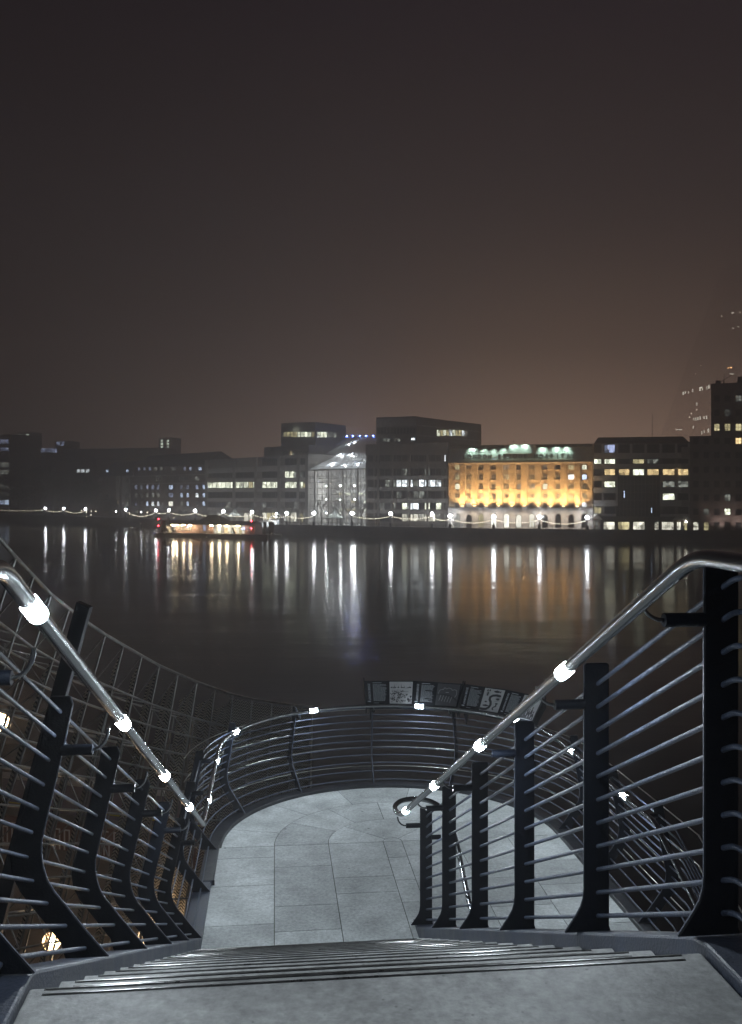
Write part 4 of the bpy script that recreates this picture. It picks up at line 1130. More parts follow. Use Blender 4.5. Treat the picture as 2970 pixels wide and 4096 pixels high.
# ---- F: pale stepped offices left of atrium
FF = Fac(827, 283, 1236, 243)
Fn = bld('stepped_office', 'pale stepped office block with a long bright row of windows left of the atrium', FF, 1000)
def zF(v, u=1100): return FF.z(u, v)
q = MB(); FF.box(q, 0, FF.L, QZ, zF(1824), -30, 0); q.build('wall', 'concrete', Fn)
rowsF = [(1833, 1862), (1886, 1911), (1927, 1952), (1968, 1992), (2008, 2033), (2050, 2088)]
for r, (v0, v1) in enumerate(rowsF):
    n_ = 22
    q = MB(); nxt = rowsF[r+1][0] if r < 5 else 2092
    if r < 5: FF.box(q, 0, FF.L, zF(nxt-1.5), zF(v1+1.5), 0, .5)
    q.build('spandrel', 'wband', Fn)
    for i in range(n_):
        u0 = 832+i*18.2; u1 = u0+16.6; mt = 'darkglass'
        if abs(u0-1027) < 9 or abs(u0-1118) < 8: continue
        if r == 1: mt = 'lit' if i in (16, 17, 18) else 'litd' if i in (19, 20) else mt
        if r == 2: mt = 'lit' if i not in (9, 21) else 'litdy'
        if r == 3 and i == 16: mt = 'litd'
        if r == 4: mt = 'litd' if i in (4, 12, 19) else mt
        if r == 5: mt = random.choice(('shopd', 'litdy', 'litd', 'shopd')) if i > 7 else 'litd'
        if r == 0 and i < 11: continue
        win(Fn, FF, u0, u1, v0, v1, mt, 'strip', .04)
q = Multi('pier', 'concrete', Fn)
for u in (829, 940, 1027, 1120, 1198, 1232): FF.box(q, FF.a(u)-.9, FF.a(u)+.9, QZ, zF(1826), 0, .62)
pass
FF1 = Fac(1057, 262, 1236, 250); q = MB(); FF1.box(q, 0, FF1.L, zF(1826), FF1.z(1150, 1784), -18, 0); q.build('upper_storeys', 'concrete', Fn)
for i in range(8): win(Fn, FF1, 1130+i*13, 1141+i*13, 1806, 1828, 'litdb' if i == 8 else 'litd' if i == 3 else 'darkglass', 'plain', .04)
q = MB(); p = FF1.pt(FF1.a(1171), zF(1829), .9); q.lathe(p, [(.9, 0), (.5, .8), (.6, .8), (.3, 1.7), (.35, 1.7), (.02, 2.7)], 7); M['xmas'] = emit('tree_lights', (1.0, .72, .3), .5); q.build('christmas_tree', 'xmas', Fn)
FF2 = Fac(1125, 266, 1262, 262); q = MB(); FF2.box(q, 0, FF2.L, zF(1790), FF2.z(1190, 1690), -20, 0); q.build('tower', 'concrete', Fn)
for i in range(9): win(Fn, FF2, 1135+i*14, 1147+i*14, 1727, 1748, 'litdy' if i < 4 or i > 7 else 'lit', 'sash', .05)
FF3 = Fac(1262.3, 262.2, 1385, 276); q = MB(); FF3.box(q, 0, FF3.L, zF(1790), FF3.z(1300, 1692), -12, -.02); q.build('tower', 'concreted', Fn)
for i in range(6): win(Fn, FF3, 1270+i*13, 1281+i*13, 1727, 1750, 'lit' if i < 3 else 'litd', 'sash', .05)
spot(Fn, FF2.pt(FF2.a(1186), FF2.z(1186, 1733), 1.2), FF2.pt(FF2.a(1186), FF2.z(1186, 1700), 0), 160, (.9, 1, .8), 140, .9)
# ---- G: brick office with arches
FG = Fac(523, 318, 826, 284)
Gn = bld('brick_warehouse', 'dark brick warehouse with bluish lit windows behind the pier pontoon', FG, 680)
def uR(x): return x*.6079
def vR(y): return 1600+y*.6079
def zG(v, u=700): return FG.z(u, v)
q = MB(); FG.box(q, 0, FG.L, QZ, zG(vR(492)), -20, 0); q.build('wall', 'dbrick', Gn)
q = MB(); FG.box(q, 0, FG.L, zG(vR(492))+.01, zG(vR(432)), -18, -1.5); q.build('attic', 'dbrick', Gn)
q = MB(); za = zG(vR(432)); q.add([FG.pt(0, za+.01, -.8), FG.pt(FG.L, za+.01, -.8), FG.pt(FG.L, za+.01, -19), FG.pt(0, za+.01, -19), FG.pt(2, zG(vR(345)), -9), FG.pt(FG.L-2, zG(vR(345)), -9)], [(0, 1, 5, 4), (2, 3, 4, 5), (1, 2, 5), (3, 0, 4), (3, 2, 1, 0)]); q.build('roof', 'roof', Gn)
q = Multi('string_course', 'concrete', Gn)
for y in (492, 545, 700): FG.box(q, 0, FG.L, zG(vR(y+6)), zG(vR(y)), 0, .35)
pass
q = MB(); FG.box(q, 0, FG.L, QZ, zG(vR(706)), 0, .3); q.build('stone_base', 'concrete', Gn)
for (x, w_, ms) in ((897, 14, ('litdb', 'litdb', 'litd', 'darkglass')), (932, 12, ('litdb', 'litdb', 'darkglass', 'darkglass')), (970, 14, ('litdb', 'litdb', 'litd', 'litb')), (1007, 16, ('litd', 'litdb', 'litd', 'litw')), (1043, 15, ('litd', 'litdb', 'litd', 'litw')), (1125, 27, ('litd', 'litb', 'litdb', 'shop')), (1196, 15, ('litdb', 'litdb', 'litb', 'litd')), (1236, 15, ('litb', 'litdb', 'litb', 'litb')), (1298, 18, ('litb', 'litdb', 'litw', 'darkglass')), (1343, 16, ('litb', 'litb', 'litb', 'litb'))):
    for (y0, y1), mt, dep in zip(((440, 463), (560, 588), (612, 641), (668, 698)), ms, (-1.45, .04, .04, .04)):
        win(Gn, FG, uR(x-w_/2), uR(x+w_/2), vR(y0), vR(y1), mt, 'arch' if w_ < 20 and y0 > 450 else 'grid', dep+.0, fr='frame')
for x in (1043, 1125, 1196, 1225, 1298): win(Gn, FG, uR(x-14), uR(x+14), vR(503), vR(532), 'litd' if x == 1298 else 'darkglass', 'arch', .05, fr='concrete')
for x in (915, 985, 1060, 1190, 1225, 1300): win(Gn, FG, uR(x-13), uR(x+13), vR(725), vR(772), 'darkglass', 'arch', .34, 'doorway', fr='concrete')
# ---- H: dark brick block with lit piers, and a very dark one behind trees
FH = Fac(389, 338, 521, 321)
Hn = bld('gabled_brick_block', 'dark brick block with pale corner piers left of the arched warehouse', FH, 460)
q = MB(); FH.box(q, 0, FH.L, QZ, FH.z(455, vR(500)), -18, 0); q.build('wall', 'dbrick', Hn)
za = FH.z(455, vR(500)); q = MB(); q.add([FH.pt(0, za+.01, .2), FH.pt(FH.L, za+.01, .2), FH.pt(FH.L, za+.01, -18), FH.pt(0, za+.01, -18), FH.pt(3, FH.z(455, vR(400)), -8), FH.pt(FH.L-1, FH.z(455, vR(400)), -8)], [(0, 1, 5, 4), (2, 3, 4, 5), (1, 2, 5), (3, 0, 4), (3, 2, 1, 0)]); q.build('roof', 'roof', Hn)
q = Multi('pier', 'concrete', Hn); FH.box(q, FH.a(uR(770)), FH.a(uR(792)), QZ, za, 0, .5); FH.box(q, FH.a(uR(808)), FH.a(uR(855)), QZ, za, 0, .5); pass
for r, (y0, y1) in enumerate(((515, 545), (562, 592), (615, 642), (668, 698))):
    for x in (665, 705, 845): win(Hn, FH, uR(x-9), uR(x+9), vR(y0), vR(y1), 'litd' if (x, r) in ((845, 3), (845, 1)) else 'darkglass', 'arch', .52 if x == 845 else .04, fr='frame')
win(Hn, FH, uR(776), uR(788), vR(664), vR(684), 'lity', 'sash', .52); win(Hn, FH, uR(834), uR(850), vR(457), vR(476), 'litb', 'arch', .3); win(Hn, FH, uR(703), uR(718), vR(459), vR(474), 'litb', 'sash', .3)
FJ = Fac(225, 362, 386, 340)
Jn = bld('dark_slab_building', 'unlit dark building with three small lit windows behind the left trees', FJ, 320)
q = MB(); FJ.box(q, 0, FJ.L, QZ, FJ.z(310, vR(400)), -20, 0); q.build('wall', 'dbrick', Jn)
for x in (516, 547, 578): win(Jn, FJ, uR(x-11), uR(x+11), vR(455), vR(478), 'litw', 'sash', .05)
for r in range(4):
    for x in (440, 480, 520, 560, 600): win(Jn, FJ, uR(x-8), uR(x+8), vR(520+r*45), vR(545+r*45), 'darkglass', 'sash', .05)
# ---- I: left edge tower
FI = Fac(-70, 384, 38, 372)
In = bld('left_edge_office', 'office tower with rows of bluish lit windows at the left edge', FI, 10)
q = MB(); FI.box(q, 0, FI.L, QZ, FI.z(10, 1738), -20, 0); q.build('wall', 'concreted', In)
for y0, y1, mt in ((258, 288, 'litdb'), (312, 335, 'litdb'), (410, 441, 'litd'), (458, 492, 'litd'), (556, 584, 'litd'), (606, 630, 'litd'), (657, 688, 'litb')):
    for x in (-98, -68, -38, -8, 20, 46): win(In, FI, uR(x-12), uR(x+12), vR(y0), vR(y1), mt, 'sash', .05)
# ---- far lit stair towers and low roofs
def stairtower(label, us_, v0, v1, Y):
    f = Fac(us_[0]-14, Y, us_[-1]+16, Y-3); t = bld('stair_tower', label, f, us_[0], 'distant stair towers with two lit strips')
    q = MB(); f.box(q, 0, f.L, QZ, f.z(us_[0], v0-6), -10, 0); q.build('wall', 'concreted', t)
    for u in us_:
        for k in range(4):
            a = v0+(v1-v0)*k/4; win(t, f, u-5, u+5, a+1, a+(v1-v0)/4-2, 'litd2', 'sash', .05)
M['litd2'] = room('room_stair', (.8, .9, .75), 3.0, .4)
stairtower('distant stair tower with two tall lit strips, near the left edge', (80, 110), 1735, 1848, 430)
stairtower('distant stair tower with two short lit strips above the brick roofs', (648, 672), 1757, 1806, 430)
f = Fac(128, 420, 640, 400); t = bld('distant_office', 'distant low office with faint blue-white window strips above the dark trees', f, 300)
q = MB(); f.box(q, 0, f.L, QZ, f.z(300, 1796), -20, 0); f.box(q, f.a(215), f.a(262), f.z(300, 1796)+.01, f.z(300, 1762), -15, -1); q.build('wall', 'roof', t)
for u in range(134, 228, 12): win(t, f, u, u+10, 1793, 1810, 'litdb', 'sash', .05)
for u in (222, 240): win(t, f, u, u+14, 1766, 1782, 'litdb', 'sash', -.9)
# ---- glass spire
gs = thing('glass_spire', 'tall tapering glass tower fading into the fog above the right-hand blocks', 'tower', (190, 470, QZ))
Y = 470.
def sx(u, v): return Vector(((u-1485)/FPX*Y, Y, E-(v-HZ)*Y/FPX))
a_, b_ = sx(2640, 2010), sx(3460, 2010); top = sx(3050, 640); a_.z = b_.z = QZ
q = MB(); zt_ = 132
def lerp_at(p, z): f = (z-QZ)/(top.z-QZ); return p.lerp(top, f)
back = Vector((0, 50, 0)); a2, b2 = a_+back, b_+back
base = [a_, b_, b2, a2]; toppts = [lerp_at(p, zt_) for p in base]
q.hexa([Vector((p.x, p.y, QZ)) for p in base]+toppts); q.build('shaft', 'spireglass', gs.name)
random.seed(9)
def shard_win(u, v, du, dv, mt):
    z = E-(v-HZ)*Y/FPX; yy = lerp_at(a_, z).y-.3
    p = Vector(((u-1485)/FPX*yy, yy, E-(v-HZ)*yy/FPX)); q = MB(); w_ = du*yy/FPX/2; h_ = dv*yy/FPX/2
    q.box(p.x-w_, p.x+w_, p.y-.15, p.y+.0, p.z-h_, p.z+h_); q.build('lit_window', mt, gs.name)
M['shw'] = emit('spire_window', (1, .93, .78), 1.7); M['shb'] = emit('spire_window_bright', (1, .9, .75), 9); M['sho'] = emit('spire_window_orange', (1, .5, .2), 6)
for x, y, w_, h_, mt in [(x, y+random.randint(-3, 3), random.randint(6, 14), random.randint(22, 40), 'shw') for (x, y) in
    [(560, 890), (580, 885), (720, 850), (742, 845), (785, 838), (805, 830), (690, 995), (662, 1140), (680, 1135), (700, 1130), (722, 1128), (758, 1125), (783, 1120), (655, 1210), (737, 1265), (800, 1250), (760, 1255), (610, 880), (650, 868)]]:
    shard_win(2500+x*.4189, 1200+y*.4189, w_*.42, h_*.42, mt)
for x, y in ((730, 836), (688, 1047), (637, 1085), (620, 1120), (728, 626), (677, 708), (930, 152), (1028, 123), (1040, 122), (1103, 118), (1088, 256), (1036, 268)): shard_win(2500+x*.4189, 1200+y*.4189, 2.2, 2.2, 'shb')
shard_win(2500+1015*.4189, 1200+645*.4189, 9, 3, 'sho'); shard_win(2500+990*.4189, 1200+648*.4189, 3, 3, 'sho'); shard_win(2500+1022*.4189, 1200+706*.4189, 16, 3, 'shw'); shard_win(2500+518*.4189, 1200+1238*.4189, 26, 2.5, 'shw')

# ------------------------------------------------------------------ promenade lamps
LAMPS = [(182, 712, 'lamp post far left, first on the string of lights'), (255, 713, 'lamp post in front of the dark trees, second from left'),
 (342, 716, 'lamp post where the left string of lights ends'), (503, 721, 'lamp post before the pale brick piers, start of the second string'),
 (624, 727, 'lamp post before the arched warehouse, left of its middle'), (676, 724, 'lamp post before the arched warehouse, above the red signals'),
 (781, 728, 'lamp post at the right end of the arched warehouse'), (894, 732, 'lamp post between the pontoon roof and the first tent pavilion'),
 (1009, 737, 'lamp post above the upper red lights of the pontoon'), (1148, 745, 'lamp post just right of the arched glass entrance'),
 (1257, 745, 'lamp post among bare trees left of the second pavilion'), (1409, 745, 'lamp post between the second pavilion and the dark office'),
 (1564, 748, 'lamp post in front of the dark terraced office, left one'), (1729, 750, 'lamp post in front of the dark terraced office, right one'),
 (1801, 764, 'lamp post at the left corner of the hospital'), (1976, 768, 'lamp post before the brightest hospital doorway'),
 (2159, 770, 'lamp post before the right half of the hospital'), (2350, 773, 'lamp post at the right corner of the hospital')]
GL = []
proto = None
for u, y, lab in LAMPS:
    b = quay_pt(u, .6); v = 1600+y*.6079; g = Vector((b.x, b.y, E-(v-HZ)*b.y/FPX))
    t = thing('promenade_lamp', 'bright globe '+lab, 'street lamp', b, 'globe lamps along the far promenade'); H = g.z-b.z
    if proto is None:
        HP = H
        q = MB(); q.lathe(b, [(.5, 0), (.5, 1.15), (.55, 1.2), (.3, 1.4), (.16, 1.6), (.12, 2.2), (.09, H-.55), (.2, H-.45), (.2, H-.32), (.02, H-.3)], 10); p0 = q.build('column', 'black', t.name)
        q = MB(); q.ball(g, .55, 14, 10); g0 = q.build('globe', 'globe', t.name, pivot=g); proto = t
    else:
        c = inst(p0, b, t.name, 0, 'column', (1, 1, H/HP)); c = inst(g0, g, t.name, 0, 'globe')
    GL.append(g)
# festoon strings
festoon_bulb = None
def festoon(a, b, sag, label, n=None):
    L = (b-a).length; n = n or max(8, int(L/1.15)); t = thing('string_lights', label, 'string lights', a, 'festoon strings between the promenade lamps')
    P = [a.lerp(b, i/n)+Vector((0, 0, -sag*4*(i/n)*(1-i/n))) for i in range(n+1)]
    MB().tube(P, .015, 4).build('cable', 'black', t.name)
    global festoon_bulb
    for p in P[1:-1]:
        pp = p-Vector((0, 0, .12))
        if festoon_bulb is None:
            festoon_bulb = MB().ball(pp, .10, 6, 4).build('bulb', 'bulb', t.name, pivot=pp)
        else: inst(festoon_bulb, pp, t.name, 0, 'bulb')
dz = Vector((0, 0, -.75))
left0 = quay_pt(0, .6); left0 = Vector((left0.x-12, left0.y+10, GL[0].z))
prs = [(left0, GL[0], 1.0, 'string of festoon bulbs from the left edge to the first globe lamp', 46), (GL[0], GL[1], 1.2, 'string of festoon bulbs between the first and second lamps', 24), (GL[1], GL[2], 1.6, 'string of festoon bulbs between the second and third lamps', 30),
 (GL[3], GL[4], 2.4, 'string of festoon bulbs sagging left of the red signals', 36), (GL[4], GL[5], .7, 'short string of festoon bulbs before the arched warehouse', 12), (GL[5], GL[6], 1.3, 'string of festoon bulbs before the right half of the arched warehouse', 28),
 (GL[6], GL[7], 1.5, 'string of festoon bulbs above the pontoon roof', 26), (GL[7], GL[8], 1.2, 'string of festoon bulbs passing the first tent pavilion', 20), (GL[8], GL[9], 1.4, 'string of festoon bulbs reaching the arched glass entrance', 20),
 (GL[9], GL[10], 1.1, 'string of festoon bulbs across the stepped office front', 16), (GL[11], GL[12], 1.1, 'string of festoon bulbs at the foot of the atrium', 20), (GL[12], GL[13], 1.0, 'string of festoon bulbs along the terraced office', 22),
 (GL[13], GL[14], 1.0, 'short string of festoon bulbs reaching the hospital corner', 12), (GL[14], GL[15], 1.5, 'string of festoon bulbs across the left part of the hospital', 24), (GL[15], GL[16], 1.2, 'string of festoon bulbs across the middle of the hospital', 22), (GL[16], GL[17], 1.5, 'string of festoon bulbs across the right part of the hospital', 24)]
for a, b, sg, lab, n_ in prs: festoon(a+dz, b+dz, sg*.8, lab, n_)
# small low lamps at left
for i, (x, y, mt) in enumerate(((537, 727, 'bulb'), (569, 738, 'bulb'), (600, 731, 'bulb'), (631, 732, 'bulb'), (599, 757, 'bulb'), (764, 734, 'globe'), (931, 737, 'globe'), (970, 740, 'bulb'), (569, 730, 'bulb'))):
    b = quay_pt(uR(x), 3); v = vR(y); z = max(E-(v-HZ)*b.y/FPX, QZ+.4)
    lab = ['small low lamp just left of the third globe lamp', 'small warm lamp right under the third globe lamp', 'upper small lamp of the pair on the left promenade', 'small warm lamp right of the pair on the left promenade', 'lowest small lamp on the left promenade, near the water', 'small white lamp by the brick pier block', 'small white lamp between two globe lamps before the warehouse', 'small lamp left of the globe above the red signals', 'small warm lamp close above its twin by the third globe'][i]
    t = thing('bollard_lamp', lab, 'lamp', b, 'small low lamps on the promenade'); q = MB(); q.tube([b, Vector((b.x, b.y, z-.2))], .06, 5); q.build('stem', 'black', t.name)
    MB().ball(Vector((b.x, b.y, z)), .22, 8, 6).build('lamp_head', mt, t.name)
# wall lamp on the right block & ground wash
spot(A, FA.pt(FA.a(2880), QZ+.5, 3.0), FA.pt(FA.a(2880), QZ+6, 0), 900, (1, .85, .78), 120, .9)
spot(A, FA.pt(FA.a(2960), QZ+.5, 3.0), FA.pt(FA.a(2960), QZ+6, 0), 900, (1, .85, .78), 120, .9)
t = thing('wall_lantern', 'small white lantern under the canopy of the banded office', 'lamp', FB.pt(FB.a(2744), zB(2088), .9))
q = MB(); q.tube([FB.pt(FB.a(2744), zB(2088), .5), FB.pt(FB.a(2744), zB(2088), .95)], .05, 5); q.build('arm', 'black', t.name)
MB().ball(FB.pt(FB.a(2744), zB(2086), 1.1), .28, 8, 6).build('lamp_head', 'alight', t.name)

# ------------------------------------------------------------------ pavilions
def pavilion(u, vt, ve, vb, hw, Y, label):
    c = Vector(((u-1485)/FPX*Y*K, Y*K, QZ)); zt = E-(vt-HZ)*Y*K/FPX; zz = E-(ve-HZ)*Y*K/FPX; r = hw*Y*K/FPX
    t = thing('tent_pavilion', label, 'pavilion', c, 'glazed tent pavilions on the promenade'); n = 10; H = zt-zz
    prof = [(r, zz-QZ), (r*.62, zz-QZ+H*.22), (r*.34, zz-QZ+H*.45), (r*.15, zz-QZ+H*.7), (.05, zt-QZ)]
    q = MB(); q.lathe(c, prof, n, sm=False); q.build('roof', 'whitestone_glow', t.name)
    q = MB()
    for j in range(n):
        a = 2*PI*j/n; q.tube([c+Vector((rr*1.01*math.cos(a), rr*1.01*math.sin(a), h+.03)) for rr, h in prof], .05, 4)
    q.tube([Vector((c.x, c.y, zt-.2)), Vector((c.x, c.y, zt+.7))], .05, 4)
    q.tube([c+Vector((r*1.06*math.cos(2*PI*j/n), r*1.06*math.sin(2*PI*j/n), zz-QZ)) for j in range(n)], .09, 5, closed=True); q.build('ribs', 'black', t.name)
    for j in range(n):
        a = 2*PI*j/n; p = c+Vector((r*.85*math.cos(a), r*.85*math.sin(a), 0)); MB().tube([p, p+Vector((0, 0, zz-QZ))], .09, 5).build('column', 'black', t.name)
    bulb(t.name, c+Vector((-.9, -.3, zz-QZ+.25)), .16, 'alight', 'inner_lamp', 120, (.95, 1, .95)); bulb(t.name, c+Vector((1.0, -.3, zz-QZ+.25)), .16, 'alight', 'inner_lamp', 120, (.95, 1, .95))
M['whitestone_glow'] = trans('milky_glazing', (.7, .75, .75))
pavilion(939, 2028, 2067, 2088, 32, 251, 'white tent-roofed pavilion behind the pontoon roof')
pavilion(1340, 2028, 2073, 2106, 38, 226, 'white tent-roofed pavilion in front of the atrium')

# ------------------------------------------------------------------ pier pontoon
PF = Fac(609, 224, 1078, 211)
def uP(x): return 600+.3647*x
def vP(y): return 1950+.3647*y
def pa(x): return PF.a(uP(x))
def pz(x, y): return PF.z(uP(x), vP(y))
pp = thing('pier_pontoon', 'long dark floating pier with lit red-brown cabin and warm lamps', 'pontoon', PF.pt(PF.L*.5, 0, -4)); R5 = pp.name
dk = 1.25
q = MB(); PF.box(q, .8, PF.L-.8, -.3, dk, -9, 0); PF.box(q, 0, .8, .1, dk-.2, -8, -1); PF.box(q, PF.L-.8, PF.L, .1, dk-.2, -8, -1); q.build('hull', 'black', R5)
ty = None
for i in range(26):
    x = 220+i*22; c = PF.pt(pa(x), .75, .22)
    if ty is None:
        q = MB(); q.tube([PF.pt(pa(x)+.42*math.cos(2*PI*j/10), .75+.42*math.sin(2*PI*j/10), .2) for j in range(10)], .16, 6, closed=True); ty = q.build('tyre_fender', 'tyre', R5, pivot=c)
    else: inst(ty, c, R5, 0, 'tyre_fender')
ev = pz(600, 400)
q = MB(); PF.box(q, pa(250), pa(640), dk, ev, -7, -2.2); PF.box(q, pa(1000), pa(1110), dk, ev, -7, -2.2); q.build('cabin', 'redcabin', R5)
q = MB(); PF.box(q, pa(640)+.01, pa(1000)-.01, dk, ev, -7, -3.2); q.build('waiting_room', 'wband', R5)
for i in range(9): 
    a0_ = pa(645)+(pa(1000)-pa(645))*i/9; a1_ = a0_+(pa(1000)-pa(645))/9-.15
    q = MB(); PF.box(q, a0_, a1_, dk+.2, ev-.25, -3.18, -3.1); q.build('window', ['shopd', 'lit', 'shopd', 'lity', 'shopd', 'lit', 'shopd', 'litdy', 'shopd'][i], R5)
for i, x in enumerate((285, 315, 345, 380, 410)):
    q = MB(); PF.box(q, pa(x-11), pa(x+11), dk+.9, ev-.35, -2.18, -2.1); q.build('window', 'litdy', R5)
q = MB(); PF.box(q, pa(545), pa(575), dk+.8, ev-.3, -2.18, -2.1); q.build('notice_board', 'litdb', R5)
q = MB()   # low roof with overhang
zr = ev+.25
for (x0, x1) in ((180, 650), (650, 1110)):
    a_, b_ = pa(x0), pa(x1)-.02
    q.add([PF.pt(a_, zr-.45, .2), PF.pt(b_, zr-.45, .2), PF.pt(b_, zr+.75, -4), PF.pt(a_, zr+.75, -4), PF.pt(b_, zr-.3, -8), PF.pt(a_, zr-.3, -8), PF.pt(a_, zr-.55, .2), PF.pt(b_, zr-.55, .2)], [(0, 1, 2, 3), (3, 2, 4, 5), (6, 7, 1, 0), (5, 4, 7, 6), (0, 3, 5, 6), (1, 7, 4, 2)])
q.build('roof', 'roof', R5)
q = MB(); zpk = pz(640, 303)   # central hipped roof
a_, b_, m0, m1 = pa(480), pa(800), pa(580), pa(690)
q.add([PF.pt(a_, zr-.3, .4), PF.pt(b_, zr-.3, .4), PF.pt(b_, zr-.3, -8.5), PF.pt(a_, zr-.3, -8.5), PF.pt(m0, zpk, -3.5), PF.pt(m1, zpk, -3.5)], [(0, 1, 5, 4), (1, 2, 5), (2, 3, 4, 5), (3, 0, 4), (3, 2, 1, 0)]); q.build('central_roof', 'roof', R5)
M['plamp'] = emit('pontoon_lamp', (1.0, .80, .50), 70, False)
for x, y in ((245, 382), (282, 384), (362, 386), (435, 388), (670, 396), (755, 398), (838, 400), (962, 404)):
    q = MB(); PF.box(q, pa(x-15), pa(x+15), ev-.62, ev-.36, -.5, -.1); q.build('canopy_lamp', 'plamp', R5)
    l = bpy.data.lights.new('lamp_glow', 'POINT'); l.energy = 750; l.color = (1, .8, .52); l.shadow_soft_size = .25
    o = bpy.data.objects.new('lamp_glow', l); COL.objects.link(o); o.parent = pp; o.location = PF.pt(pa(x), ev-.85, -.6)-Vector(LOC[R5])
q = MB()
for i in range(42):
    a = pa(170)+(pa(1190)-pa(170))*i/41; q.tube([PF.pt(a, dk, -.3), PF.pt(a, dk+1.15, -.3)], .035, 4)
for h in (.4, .78, 1.15): q.tube([PF.pt(pa(170), dk+h, -.3), PF.pt(pa(1190), dk+h, -.3)], .03, 4)
for x in (262, 500, 640, 730, 880, 1000): q.tube([PF.pt(pa(x), dk, -.7), PF.pt(pa(x), ev, -.7)], .06, 5)
q.build('guard_rail', 'concrete', R5)
for x in (182, 912):
    q = MB(); c = pa(x); q.add([PF.pt(c-.9, dk+2.0, -.5), PF.pt(c-.2, dk+2.2, -.5), PF.pt(c+.7, dk+.2, -.5), PF.pt(c+.1, dk+.1, -.5), PF.pt(c-.9, dk+2.0, -1.8), PF.pt(c-.2, dk+2.2, -1.8), PF.pt(c+.7, dk+.2, -1.8), PF.pt(c+.1, dk+.1, -1.8)], [(0, 1, 2, 3), (7, 6, 5, 4), (0, 4, 5, 1), (2, 6, 7, 3), (1, 5, 6, 2), (0, 3, 7, 4)]); q.build('raised_ramp', 'concrete', R5)
for x, y, cmt in ((245, 425, 'blue'), (397, 432, 'blue'), (1000, 452, 'blue'), (1015, 450, 'blue')):
    MB().ball(PF.pt(pa(x), pz(x, y), -.9), .1, 6, 4).build('blue_marker', cmt, R5)
for i, x in enumerate((92, 138, 1209, 1255)):
    w_ = (1.0, .6, .6, 1.1)[i]; c = PF.pt(pa(x), 0, -3-(i % 2)*1.5); zt_ = pz(x, 357 if i < 2 else 380)
    t = thing('mooring_pile', ['thick dark pile at the left end of the pontoon', 'thinner dark pile just right of the leftmost one', 'thin dark pile at the right end of the pontoon', 'thickest dark pile right of its thin neighbour, pontoon end'][i], 'pile', (c.x, c.y, -.8), 'steel piles holding the pontoon')
    MB().lathe((c.x, c.y, 0), [(w_*.8, -.8), (w_*.8, zt_-.5), (w_*.85, zt_-.5), (w_*.85, zt_-.2), (w_*.4, zt_), (.02, zt_)], 14).build('shaft', 'black', t.name)
    MB().lathe((c.x, c.y, 0), [(w_*1.05, dk), (w_*1.05, dk+.35), (w_*.8, dk+.35)], 14).build('collar', 'black', t.name)
for i, (x, ya, yb) in enumerate(((47, 346, 419), (1115, 368, 447))):
    b_ = PF.pt(pa(x), dk-.2, -2.4 if i == 0 else 0.1)
    t = thing('red_signal_mast', ('mast with two red lights at the left end of the pontoon', 'mast with two red lights near the foot of the gangway')[i], 'signal', b_, 'red light masts on the pontoon')
    k_ = b_.y/PF.y(uP(x)); zs = [E+(pz(x, y)-E)*k_ for y in (ya, yb)]
    MB().tube([b_, Vector((b_.x, b_.y, zs[0]+.3))], .05, 5).build('mast', 'black', t.name)
    for z in zs: bulb(t.name, Vector((b_.x, b_.y-.15, z)), .2, 'red', 'red_lamp')
# gangway
gw = thing('covered_gangway', 'white covered gangway with lit windows sloping from the pontoon to the quay', 'gangway', PF.pt(pa(1200), dk, -6)); R6 = gw.name
g0 = qx(uP(1065), vP(468), 222); g1 = qx(uP(1420), vP(436), 240)
g0t = qx(uP(1065), vP(415), 222); g1t = qx(uP(1420), vP(352), 240)
dd = (g1-g0); dd.z = 0; dd.normalize(); sd = Vector((-dd.y, dd.x, 0))*2.4
q = MB(); q.hexa([g0, g1, g1+sd, g0+sd, g0+Vector((0, 0, .55)), g1+Vector((0, 0, .55)), g1+sd+Vector((0, 0, .55)), g0+sd+Vector((0, 0, .55))]); q.build('deck', 'concrete', R6)
q = MB(); q.hexa([g0t, g1t, g1t+sd, g0t+sd, g0t+Vector((0, 0, .3)), g1t+Vector((0, 0, .3)), g1t+sd+Vector((0, 0, .3)), g0t+sd+Vector((0, 0, .3))]); q.build('roof', 'whitestone', R6)
q = MB()
for i in range(13):
    a = g0.lerp(g1, i/12); b = g0t.lerp(g1t, i/12); q.tube([a, b], .08, 4)
    if i < 12: q.tube([a+Vector((0, 0, .5)), g0t.lerp(g1t, (i+1)/12)], .05, 4)
q.build('frame', 'concrete', R6)
for i in range(12):
    x0, x1 = (i+.1)/12, (i+.9)/12; up = Vector((0, .3, .62)); dn = Vector((0, .3, -.12))
    q = MB(); q.add([g0.lerp(g1, x0)+up, g0.lerp(g1, x1)+up, g0t.lerp(g1t, x1)+dn, g0t.lerp(g1t, x0)+dn], [(0, 1, 2, 3)]); q.build('window', 'litw', R6)
